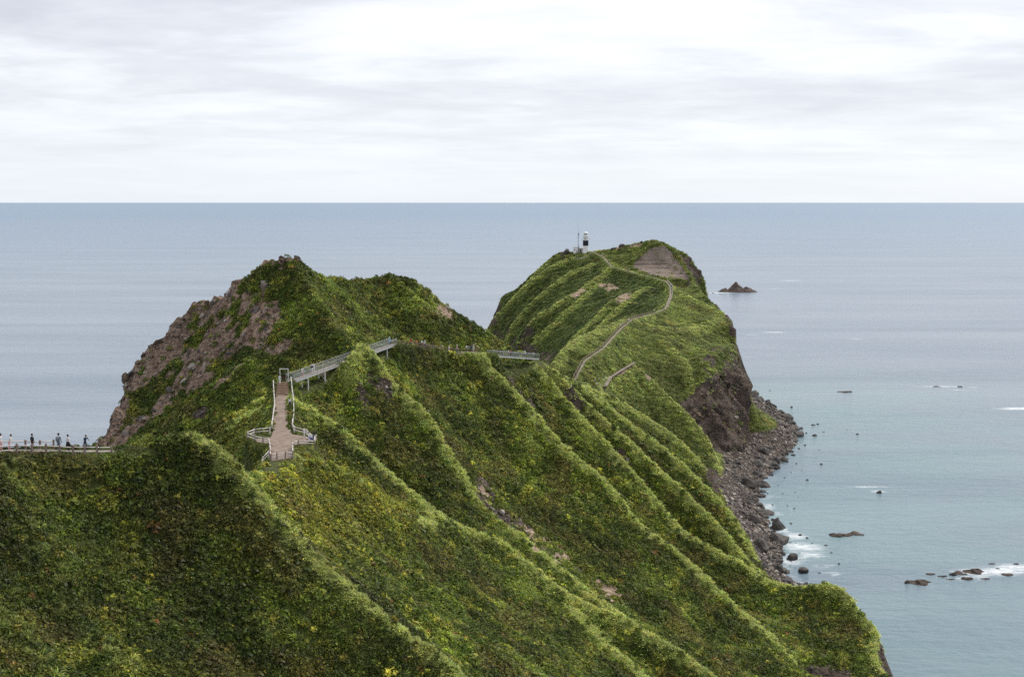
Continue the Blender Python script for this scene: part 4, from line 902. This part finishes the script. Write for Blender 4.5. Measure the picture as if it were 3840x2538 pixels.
fence(gp([(1016,1727),(1038,1722),(1070,1718),(1097,1714)]), 'dark-posted rail fence across the near end of the lookout', POSTM, M_RAIL)
fence(gp([(1008,1712),(986,1720),(962,1726),(930,1728)]), 'white rail fence leading left from the lookout behind the green hump', POSTW, M_RAIL)
rl = [at(u, 1712, Y)[:2] for u, Y in ((-40,104.5),(64,106.5),(120,107.5),(173,108.5),(226,109.2),(275,109.8),(318,110.3),(366,110.8),(420,111.5))]
fence(rl, 'pinkish grey rail fence on the ridge at the left edge, in front of the walkers', POSTM, M_RAIL, (0.42, 0.82), 3.2, 0.05)
fence([(x-0.6, y+3.4) for x, y in rl[:4]], 'pinkish grey rail fence on the ridge at the left edge, behind the walkers', POSTM, M_RAIL, (0.45, 0.85), 3.0, 0.05)
nv = np.array([0.45, -0.89])
fence([(q[0]+nv[0]*0.95, q[1]+nv[1]*0.95) for q in MIDP[1:6]], 'brown timber fence between the two footbridges, on the near side of the trail', POSTB, M_RAILB, (0.45, 0.9), 2.0, 0.06)
fence([(q[0]-nv[0]*0.95, q[1]-nv[1]*0.95) for q in MIDP[0:4]], 'brown timber fence between the two footbridges, on the hill side of the trail', POSTB, M_RAILB, (0.45, 0.9), 2.0, 0.06)
# dark fence beside the trail on the far headland
far = dens(FARP[:6], 3.0); T = np.gradient(far[:, :2], axis=0); T /= np.linalg.norm(T, axis=1)[:, None]
fence([(q[0]-d[1]*0.85, q[1]+d[0]*0.85) for q, d in zip(far, T)], 'low dark timber fence along the trail climbing the far headland', POSTB, M_RAILB, (0.35, 0.8), 3.0, 0.07)
far = dens(FARP[6:10], 3.0); T = np.gradient(far[:, :2], axis=0); T /= np.linalg.norm(T, axis=1)[:, None]
fence([(q[0]+d[1]*0.85, q[1]-d[0]*0.85) for q, d in zip(far, T)], 'low pale timber fence on the upper bend of the far trail', POSTM, M_RAIL, (0.35, 0.8), 3.0, 0.06)

# ------------------------------------------------------------------ footbridges
def footbridge(A, B, label, legs, wide=1.5):
    A, B = Vector(A)+Vector((0,0,0.1)), Vector(B)+Vector((0,0,0.1)); d = B-A; L = d.length; y = d.normalized(); x = Vector((y.y, -y.x, 0)).normalized(); up = x.cross(y)
    root = empty('footbridge', A); tag(root, label, 'footbridge')
    P = lambda s, o, h: y*s + x*o + Vector((0, 0, 1))*h
    MB().bar(P(0, 0, -0.02), P(L, 0, -0.02), wide-0.1, 0.06).build('deck', M_DECK, root)
    for sx in (-1, 1):
        MB().bar(P(0, sx*wide/2, -0.14), P(L, sx*wide/2, -0.14), 0.09, 0.27).build('girder', M_GIRD, root)
        n = max(2, round(L/1.9)); pm_ = MB().box((0, 0, 0.62), (0.055, 0.055, 1.2)).mesh('railing_post', M_STEEL)
        for i in range(n+1):
            o = bpy.data.objects.new('railing_post', pm_); o.location = P(L*i/n, sx*(wide/2+0.06), -0.02); link(o, root)
        for h, r in ((1.2, 0.04), (0.95, 0.022), (0.2, 0.022)):
            MB().rod(P(0, sx*(wide/2+0.06), h), P(L, sx*(wide/2+0.06), h), r, 6).build('handrail' if h > 1.1 else 'rail', M_STEEL, root)
        bb = MB(); k = int(L/0.24)
        for i in range(k): bb.bar(P(L*(i+.5)/k, sx*(wide/2+0.06), 0.2), P(L*(i+.5)/k, sx*(wide/2+0.06), 0.95), 0.016)
        tag(bb.build('balusters', M_STEEL, root), kind='stuff')
    for f, h in legs:
        s = L*f; mid = A + y*s; g = [ground(mid.x+x.x*sx*wide/2, mid.y+x.y*sx*wide/2) for sx in (-1, 1)]
        for sx, gg in zip((-1, 1), g):
            hh = max(h, mid.z-gg+0.3)
            lg = MB().bar(P(s, sx*wide*0.45, -0.3), P(s, sx*wide*0.45, -hh), 0.17).build('support_leg', M_WHITE, root)
            q = P(s, sx*wide*0.45, -hh-0.1); MB().box((q.x, q.y, q.z), (0.5, 0.5, 0.55)).build('footing', M_CONC, lg)
        MB().bar(P(s, -wide*0.45, -0.4), P(s, wide*0.45, -max(1.0, h*0.8)), 0.07).build('cross_brace', M_STEEL, root)
    return root
footbridge(BRG1[0], BRG1[1], 'long pale steel footbridge with railings climbing from the paved path', [(0.13, 1.6), (0.28, 2.4), (0.47, 1.6), (0.9, .6)])
footbridge(BRG2[0], BRG2[1], 'short steel footbridge on the ridge right of the brown fence', [], 1.4)
g0 = Vector(at(1066, 1432, 211.5)); g = empty('gate_frame', g0); tag(g, 'white pipe gate frame where the steps meet the long footbridge', 'gate')
for sx in (-0.72, 0.72): MB().rod((sx, 0, -0.3), (sx, 0, 2.35), 0.055).build('gate_post', M_WHITE, g)
MB().rod((-0.76, 0, 2.35), (0.76, 0, 2.35), 0.055).build('crossbar', M_WHITE, g)

# ------------------------------------------------------------------ lighthouse, hut, mast
lx, ly, _ = at(2196, 940, 678); lz = ground(lx, ly)-0.15
lh = empty('lighthouse', (lx, ly, lz)); tag(lh, 'white round lighthouse tower with a broad black band on the far headland', 'lighthouse')
MB().tube([(1.75, -0.6), (1.75, 0.45), (1.62, 0.5), (1.56, 3.75)], 28).build('tower_base', M_TOWER, lh, smooth=False)
MB().tube([(1.575, 3.75), (1.54, 6.75)], 28).build('black_band', M_BLACK, lh)
sh = MB().tube([(1.54, 6.75), (1.52, 8.7), (1.75, 8.95), (1.75, 9.1), (1.2, 9.12)], 28).build('upper_tower', M_TOWER, lh)
MB().box((-0.45, -1.5, 7.75), (0.42, 0.1, 1.0)).build('window', M_DARKGL, lh); MB().box((0.55, -1.47, 7.75), (0.3, 0.08, 0.9)).build('door', M_CONC, lh)
ga = MB()
for k in range(14):
    a = 2*math.pi*k/14; ga.rod((1.68*math.cos(a), 1.68*math.sin(a), 9.1), (1.68*math.cos(a), 1.68*math.sin(a), 9.95), 0.025, 5)
for h in (9.55, 9.95):
    for k in range(14):
        a, b = 2*math.pi*k/14, 2*math.pi*(k+1)/14; ga.rod((1.68*math.cos(a), 1.68*math.sin(a), h), (1.68*math.cos(b), 1.68*math.sin(b), h), 0.022, 5)
ga.build('gallery_rail', M_WHITE, lh)
MB().tube([(1.12, 9.1), (1.12, 9.75)], 20).build('lantern_base', M_TOWER, lh)
MB().tube([(1.02, 9.75), (1.02, 10.75)], 20).build('lantern_glass', M_GLASS, lh)
dm = MB().tube([(1.3, 10.72), (1.28, 10.85), (1.0, 11.2), (0.5, 11.5), (0.14, 11.6), (0.12, 11.85)], 20).build('dome', M_TOWER, lh)
for sx in (-1.95, 1.95): MB().box((sx, 0, 7.7), (0.4, 0.3, 0.4)).build('lamp_bracket', M_CONC, sh)
hx, hy, _ = at(2160, 938, 680); hut = empty('equipment_hut', (hx, hy, ground(hx, hy)-0.2)); tag(hut, 'small white flat-roofed hut left of the lighthouse', 'hut')
MB().box((0, 0, 1.75), (3.3, 3.6, 3.7)).build('wall', M_TOWER, hut); MB().box((0, 0, 3.72), (3.6, 3.9, 0.22)).build('roof', M_CONC, hut)
MB().box((0.4, -1.83, 1.2), (0.85, 0.06, 2.0)).build('door', M_CONC, hut); MB().box((-0.9, -1.83, 2.3), (0.6, 0.06, 0.6)).build('window', M_DARKGL, hut)
ax, ay, _ = at(2179, 940, 679); an = empty('annex', (ax, ay, ground(ax, ay)-0.2)); tag(an, 'low grey white annex between the hut and the lighthouse tower', 'building')
MB().box((0, 0.5, 1.35), (2.9, 2.6, 2.9)).build('wall', M_CONC, an); MB().box((0, 0.5, 2.86), (3.1, 2.8, 0.16)).build('roof', M_TOWER, an); MB().box((-0.3, -0.83, 1.2), (0.8, 0.06, 1.9)).build('door', M_DARKGL, an)
mx, my, _ = at(2168, 941, 673); mz = ground(mx, my); ma = empty('antenna_mast', (mx, my, mz)); tag(ma, 'tall thin grey antenna mast with a slanting stay beside the lighthouse', 'mast')
MB().tube([(0.17, -0.5), (0.15, 7), (0.10, 14.0)], 8).build('pole', M_MASTG, ma); MB().rod((0.25, 0, 13.6), (0.28, 0, 18.0), 0.035).build('whip_aerial', M_MASTG, ma)
MB().rod((0, 0, 7.2), (2.6, 0.3, 2.2), 0.06).build('stay', M_MASTG, ma); MB().box((0.2, 0, 13.0), (0.5, 0.3, 1.3)).build('aerial_panel', M_MASTG, ma); MB().box((0, 0, 11.3), (0.5, 0.35, 0.4)).build('bracket', M_MASTG, ma)
fence([at(2150,943,672)[:2], at(2180,943,671)[:2], at(2215,944,671)[:2]], 'low pale rail fence in front of the lighthouse buildings', POSTW, M_RAIL, (0.5, 0.9), 2.0, 0.05)
# boulders on the far summit
for u, v, Y, s in ((2300,926,669,1.2),(2334,917,667,1.6),(2406,899,660,.8),(2126,932,680,1.7)):
    q = at(u, v, Y); put_rock('boulder', q[0], q[1], ground(q[0], q[1])+0.2*s, s*1.3, s, s, u, ROCKS[u % 7], {2300:'grey rock on the skyline right of the lighthouse, the left of the pair',2334:'larger grey rock on the skyline between the lighthouse and the bare summit',2406:'small dark rock on the skyline just left of the bare summit',2126:'dark rock on the skyline left of the white hut'}[u], 'rock')
# ------------------------------------------------------------------ people
M_SKIN = plain('skin', (0.50, 0.33, 0.25), 0.6, 0, 0.08); M_HAIR = plain('dark_hair', (0.014, 0.011, 0.010), 0.5, 0, 0.2); M_SHOE = plain('dark_shoes', (0.03, 0.03, 0.032))
CLOTH = {k: plain('cloth_' + k, c, 0.85, 0, 0.12, 9) for k, c in dict(white=(0.74,0.73,0.71), black=(0.020,0.019,0.022), navy=(0.03,0.045,0.10), grey=(0.20,0.22,0.27), red=(0.50,0.05,0.045), orange=(0.72,0.27,0.07), pink=(0.66,0.36,0.36), blue=(0.07,0.16,0.50), sky=(0.25,0.50,0.68), denim=(0.09,0.12,0.21), khaki=(0.32,0.27,0.18), maroon=(0.10,0.03,0.03), charcoal=(0.055,0.055,0.06)).items()}
def human(name, pose):
    J = {}                                                   # joint: (x, y, z, radius x, radius y); the figure faces -Y, 1.70 m
    J['pelvis'] = (0, 0, 0.92, .155, .115); J['waist'] = (0, 0, 1.06, .135, .10); J['chest'] = (0, 0, 1.27, .165, .115); J['neck0'] = (0, 0.01, 1.41, .075, .07); J['neck'] = (0, 0, 1.47, .056, .058); J['jaw'] = (0, -0.02, 1.535, .066, .080); J['head'] = (0, -0.008, 1.61, .079, .096); J['crown'] = (0, 0.005, 1.675, .050, .062)
    for s, k in ((-1, 'l'), (1, 'r')):
        J['sh'+k] = (s*.185, 0, 1.385, .065, .065); J['hip'+k] = (s*.095, 0, 0.86, .092, .095); J['th'+k] = (s*.10, 0, 0.68, .080, .084)
        sw = {'walk': 0.22*s, 'stand': 0.03*s, 'lean': 0.05*s, 'sit': 0}[pose]
        if pose == 'sit':
            J['th'+k] = (s*.11, -.20, 0.86, .078, .078); J['kn'+k] = (s*.12, -.42, 0.87, .060, .060); J['cf'+k] = (s*.12, -.46, 0.68, .055, .056); J['an'+k] = (s*.12, -.44, 0.47, .040, .042); J['to'+k] = (s*.13, -.60, 0.43, .038, .030)
        else:
            J['th'+k] = (s*.10, -sw*0.35, 0.68, .080, .084); J['kn'+k] = (s*.10, -sw*0.75-0.02, 0.49, .060, .060); J['cf'+k] = (s*.10, -sw*0.9+0.015, 0.33, .053, .056); J['an'+k] = (s*.10, -sw*1.15+max(0, -sw)*0.3, 0.09, .038, .042); J['to'+k] = (s*.12, -sw*1.15-.15, 0.035, .040, .030)
        if pose == 'lean': J['el'+k] = (s*.25, -.14, 1.17, .042, .042); J['wr'+k] = (s*.16, -.36, 1.08, .030, .030); J['hd'+k] = (s*.13, -.44, 1.07, .036, .024)
        elif pose == 'sit': J['el'+k] = (s*.25, -.08, 1.13, .042, .042); J['wr'+k] = (s*.17, -.30, 1.02, .030, .030); J['hd'+k] = (s*.14, -.38, 1.0, .036, .024)
        else: J['el'+k] = (s*.235, sw*0.45+.02, 1.11, .042, .042); J['wr'+k] = (s*.245, sw*0.9-.06, 0.88, .030, .030); J['hd'+k] = (s*.245, sw-.09, 0.79, .026, .038)
    if pose == 'lean':
        for k in list(J):
            if k[:2] in ('wa','ch','ne','ja','he','cr','sh','el','wr','hd'):
                x, y, z, a, b = J[k]; J[k] = (x, y-0.30*(z-0.92), z-0.06*(z-0.92), a, b)
    keys = list(J); E = [('pelvis','waist'),('waist','chest'),('chest','neck0'),('neck0','neck'),('neck','jaw'),('jaw','head'),('head','crown')]
    for k in 'lr': E += [('chest','sh'+k),('sh'+k,'el'+k),('el'+k,'wr'+k),('wr'+k,'hd'+k),('pelvis','hip'+k),('hip'+k,'th'+k),('th'+k,'kn'+k),('kn'+k,'cf'+k),('cf'+k,'an'+k),('an'+k,'to'+k)]
    me = bpy.data.meshes.new('skeleton'); me.from_pydata([J[k][:3] for k in keys], [(keys.index(a), keys.index(b)) for a, b in E], [])
    o = bpy.data.objects.new('skeleton', me); C.objects.link(o); sk = o.modifiers.new('skin', 'SKIN'); sk.use_smooth_shade = True; sk.branch_smoothing = 0.6
    for i, k in enumerate(keys):
        d = me.skin_vertices[0].data[i]; d.radius = J[k][3:]; d.use_root = (k == 'pelvis')
    o.modifiers.new('sub', 'SUBSURF').levels = 1
    dg = bpy.context.evaluated_depsgraph_get(); dg.update(); out = bpy.data.meshes.new_from_object(o.evaluated_get(dg)); out.name = name
    bpy.data.objects.remove(o)
    out.materials.clear()
    for m_ in (M_SKIN, M_SKIN, M_SKIN, M_SHOE): out.materials.append(m_)
    P = np.array([J[k][:3] for k in keys])
    cls = {'neck':0,'jaw':0,'head':0,'crown':0,'hdl':0,'hdr':0,'wrl':1,'wrr':1,'tol':3,'tor':3,'anl':2,'anr':2,'pelvis':2,'hipl':2,'hipr':2,'thl':2,'thr':2,'knl':2,'knr':2,'cfl':2,'cfr':2}
    for pl in out.polygons:
        c = np.array(pl.center); k = keys[int(np.argmin(((P-c)**2).sum(1)))]; pl.material_index = cls.get(k, 1)
    hb = bmesh.new(); bmesh.ops.create_uvsphere(hb, u_segments=14, v_segments=10, radius=1); H_ = Vector(J['head'][:3])
    for v in hb.verts: v.co = Vector((v.co.x*.098, v.co.y*.112+.016, v.co.z*.108+.022)) + H_
    bmesh.ops.delete(hb, geom=[v for v in hb.verts if v.co.z < H_.z-0.085 or (v.co.y < H_.y-0.055 and v.co.z < H_.z+0.045)], context='VERTS')
    hm = bpy.data.meshes.new('hair'); hb.to_mesh(hm); hb.free(); hm.materials.append(M_HAIR)
    fb = bmesh.new(); H2 = Vector(J['jaw'][:3])                # nose and ears
    for c, r in (((0, -.098, .045), (.014, .022, .026)), ((-.082, 0, .05), (.012, .022, .032)), ((.082, 0, .05), (.012, .022, .032))):
        g = bmesh.ops.create_icosphere(fb, subdivisions=1, radius=1)
        for v in g['verts']: v.co = Vector((v.co.x*r[0], v.co.y*r[1], v.co.z*r[2])) + Vector(c) + H2
    fm_ = bpy.data.meshes.new('face'); fb.to_mesh(fm_); fb.free(); fm_.materials.append(M_SKIN)
    return out, hm, fm_, H_, Vector(J['chest'][:3])
BODY = {k: human('body', k) for k in ('stand', 'walk', 'lean', 'sit')}
def hat_mesh(H_):
    return MB().tube([(0.185, 0.035), (0.19, 0.05), (0.108, 0.06), (0.10, 0.13), (0.05, 0.155)], 12, tuple(H_)).v
def person(x, y, z, rz, pose, top, bottom, label, hat=None, pack=None, h=1.0, skirt=None, group='walkers on the trail'):
    body, hair, face, H_, ch = BODY[pose]
    root = empty('person', (x, y, z), rz); root.scale = (h, h, h); tag(root, label, 'person', group)
    b = link(bpy.data.objects.new('body', body), root)
    for i, m_ in ((1, CLOTH[top]), (2, CLOTH[bottom])): b.material_slots[i].link = 'OBJECT'; b.material_slots[i].material = m_
    link(bpy.data.objects.new('hair', hair), b); link(bpy.data.objects.new('face', face), b)
    if hat: MB().tube([(0.185, 0.035), (0.19, 0.05), (0.112, 0.062), (0.105, 0.13), (0.05, 0.155)], 12, tuple(H_)).build('hat', CLOTH[hat], root)
    if pack:
        m_ = MB().tube([(0.09, -0.22), (0.145, -0.18), (0.15, 0.1), (0.10, 0.19)], 8, (ch.x, ch.y+0.19, ch.z-0.03)); m_.build('backpack', CLOTH[pack], root, smooth=True)
    if skirt: MB().tube([(0.25, 0.50), (0.22, 0.72), (0.165, 0.95), (0.15, 1.02)], 14).build('skirt', CLOTH[skirt], root, smooth=True)
    return root
def pg(u, v, Y, *a, **k):
    x, y, _ = at(u, v, Y); return person(x, y, ground(x, y)+0.03, *a, **k)
def pz(P3, *a, **k): return person(P3[0], P3[1], P3[2], *a, **k)
FWD = math.pi        # facing away from the viewpoint
# on the ridge at the left
pg(6,1700,107.6, FWD*0.55, 'stand', 'white', 'pink', 'person in white and pink at the very left edge, behind the ridge fence', h=.93)
pg(36,1700,108.4, FWD*0.6, 'lean', 'white', 'pink', 'stooping person in white second from the left edge, behind the ridge fence', h=.9)
pg(123,1700,109.9, FWD*0.8, 'stand', 'black', 'maroon', 'person in black standing alone between the fence posts at the left', h=.94)
pg(222,1700,111.0, FWD*0.9, 'stand', 'grey', 'grey', 'tall person in a grey blue shirt with a backpack on the left ridge', pack='grey', h=1.03)
pg(257,1700,111.6, FWD*0.75, 'stand', 'white', 'black', 'person with dark bobbed hair, white top and dark skirt on the left ridge', h=.94, skirt='black')
pg(320,1700,112.9, FWD*0.3, 'lean', 'navy', 'charcoal', 'person in navy leaning on the rail at the right end of the ridge fence', h=.92)
# paved path and lookout
pg(1088,1528,197.5, FWD, 'walk', 'white', 'charcoal', 'person in white walking up the right edge of the paved path')
x, y = atz(1160, 1652, PZ)[:2]; person(x, y, PZ-0.38, 0.9, 'sit', 'white', 'blue', 'seated person in white with bright blue trousers in the right bay of the lookout')
s_ = empty('bench', (x, y+0.05, PZ+0.06)); tag(s_, 'low plank bench under the seated person at the lookout', 'bench'); s_.rotation_euler.z = 0.9
MB().box((0, 0, 0.34), (1.2, 0.34, 0.06)).build('seat', M_RAIL, s_); MB().box((-0.45, 0, 0.15), (0.08, 0.3, 0.32)).build('leg', M_POST, s_); MB().box((0.45, 0, 0.15), (0.08, 0.3, 0.32)).build('leg', M_POST, s_)
x, y = atz(1141, 1642, PZ)[:2]; person(x, y, PZ+0.06, 2.2, 'stand', 'white', 'white', 'person all in white standing behind the seated one at the lookout', h=.95)
x, y = atz(1176, 1652, PZ)[:2]; person(x, y, PZ+0.06, 2.6, 'lean', 'black', 'grey', 'person in black bending by the right corner of the lookout fence', h=.9)
# steps and long footbridge
q = lerp3(PATHL[5], PATHL[6], .8); pz((q[0]-0.55, q[1], q[2]+0.12), FWD, 'walk', 'white', 'white', 'person in pale clothes on the left of the timber steps')
q = lerp3(PATHL[5], PATHL[6], 1.0); pz((q[0]+0.2, q[1]+0.3, q[2]+0.1), FWD, 'stand', 'charcoal', 'maroon', 'person in dark clothes under the white gate frame', pack='black')
def onb(B_, f, o): 
    q = Vector(lerp3(*B_, f)); d = (Vector(B_[1])-Vector(B_[0])).normalized(); x = Vector((d.y, -d.x, 0)); return q + x*o + Vector((0, 0, 0.12))
pz(onb(BRG1, .12, -0.3), FWD*1.1, 'walk', 'white', 'pink', 'first person in white from the bottom of the long footbridge', h=.95)
pz(onb(BRG1, .185, 0.2), 0.3, 'walk', 'black', 'white', 'person in black top with a pale hat on the long footbridge', hat='white')
pz(onb(BRG1, .215, -0.2), 0.3, 'walk', 'white', 'white', 'tall person all in white on the long footbridge beside the hatted one', h=1.03)
pz(onb(BRG1, .955, 0.1), 0.3, 'stand', 'sky', 'denim', 'person in pale blue at the upper end of the long footbridge', hat='white')
# between the footbridges
MP = np.array(MIDP)
def onm(u, o=0.0):
    us = project(MP[:,0], MP[:,1], MP[:,2])[0]; x, y, z = (np.interp(u, us, MP[:,i]) for i in range(3)); return (x-0.45*o, y+0.89*o, z+0.06)
for i, (u, top, bot, hat, pose, lab) in enumerate([(1541,'red','charcoal',None,'walk','person in red on the trail just right of the long footbridge'),(1563,'orange','khaki',None,'walk','person in an orange jacket left of the brown fence'),(1580,'white','charcoal',None,'stand','person in white right behind the orange jacket'),(1594,'white','denim','white','walk','person in a white hat at the left end of the brown fence'),
    (1622,'navy','denim',None,'stand','person in navy behind the brown fence'),(1657,'khaki','charcoal','white','sit','person in a pale hat sitting low behind the brown fence'),(1686,'white','white',None,'stand','person all in white behind the middle of the brown fence'),(1713,'pink','denim','white','stand','person in pink with a white hat behind the brown fence'),
    (1748,'white','navy',None,'lean','stooping person in white and navy near the right end of the brown fence'),(1760,'sky','black',None,'stand','person in bright pale blue near the right end of the brown fence'),(1766,'navy','black',None,'walk','person in dark navy next to the pale blue one'),(1776,'white','white','white','stand','person in white with a white hat at the right end of the brown fence')]):
    q = onm(u, 0.25*math.sin(i*2.3)); dz = -0.45 if pose == 'sit' else 0
    pz((q[0], q[1], q[2]+dz), 0.4+1.9*i, pose, top, bot, lab, hat=hat, h=.94+.05*math.sin(i*4))
pz(onb(BRG2, .36, 0.2), -1.2, 'walk', 'white', 'black', 'person in white top and black trousers on the short footbridge', h=.95)
pz(onb(BRG2, .44, -0.2), -1.2, 'walk', 'red', 'charcoal', 'person in red on the short footbridge')
pz(onb(BRG2, .72, 0.1), -1.2, 'stand', 'white', 'navy', 'person in white with a broad white hat on the short footbridge', hat='white', pack='white')
pz(onb(BRG2, .93, 0.0), -1.2, 'walk', 'white', 'denim', 'person in white at the far end of the short footbridge', h=.94)
# in the saddle and on the far trail
for i, (u, v, Y, top, bot, lab) in enumerate([(2232,1420,404,'pink','grey','person in pink at the left of the group in the saddle'),(2246,1416,405,'white','black','person in white near the top of the group in the saddle'),(2262,1413,406,'black','white','person in a black top at the top of the group in the saddle'),(2273,1418,405,'white','black','person in white at the right of the group in the saddle'),(2272,1438,401,'white','navy','person in white and navy low in the saddle'),(2268,1452,398,'black','grey','person in black lowest in the saddle'),(2252,1455,398,'pink','white','person in pink and white lowest in the saddle'),(2240,1452,399,'white','grey','person in white lowest left in the saddle')]):
    x, y, z = at(u, v, Y); person(x, y, max(ground(x, y), z-1.5)+0.03, i*1.3, ('walk', 'stand')[i % 2], top, bot, lab, hat='white' if i % 3 == 0 else None, h=.97)
FP = np.array(FARP); arc = np.concatenate([[0], np.cumsum(np.linalg.norm(np.diff(FP[:, :2], axis=0), axis=1))])
fu, fv, _ = (*project(FP[:,0], FP[:,1], FP[:,2]), 0)
tt = np.linspace(0, arc[-1], 900); TX, TY, TZ = (np.interp(tt, arc, FP[:, i]) for i in range(3)); TU, TV = project(TX, TY, TZ)
where = {0:'at the bottom of the far trail',1:'on the long straight climb of the far trail',2:'on the bend of the far trail above the cliff',3:'on the far trail below the bare summit',4:'on the far trail near the lighthouse'}
tops = ['charcoal','white','white','khaki','white','grey','white','black','white','sky','white','navy','white','red','white','grey','white']
for i, (u, v, wz) in enumerate([(2158,1414,0),(2329,1230,1),(2337,1224,1),(2345,1216,1),(2356,1208,1),(2372,1197,1),(2455,1174,2),(2490,1158,2),(2514,1098,3),(2516,1088,3),(2515,1076,3),(2456,1042,3),(2440,1037,3),(2345,1014,4),(2357,1018,4),(2283,988,4),(2263,963,4)]):
    j = int(np.argmin((TU-u)**2+(TV-v)**2)); x, y = TX[j]+0.3*math.sin(i*5), TY[j]
    nth = ['lowest','second','third','fourth','fifth'][[w_ for *_, w_ in [(0,0,0),(0,0,1),(0,0,1),(0,0,1),(0,0,1),(0,0,1),(0,0,2),(0,0,2),(0,0,3),(0,0,3),(0,0,3),(0,0,3),(0,0,3),(0,0,4),(0,0,4),(0,0,4),(0,0,4)][:i]].count(wz)]
    person(float(x), float(y), ground(float(x), float(y))+0.08, i*2.1, ('walk', 'stand')[i % 2], tops[i], ['charcoal','denim','khaki'][i % 3], nth + ' walker, in ' + tops[i].replace('sky', 'pale blue').replace('khaki', 'beige').replace('charcoal', 'dark grey') + ', ' + where[wz], hat='white' if i % 3 == 1 else None)
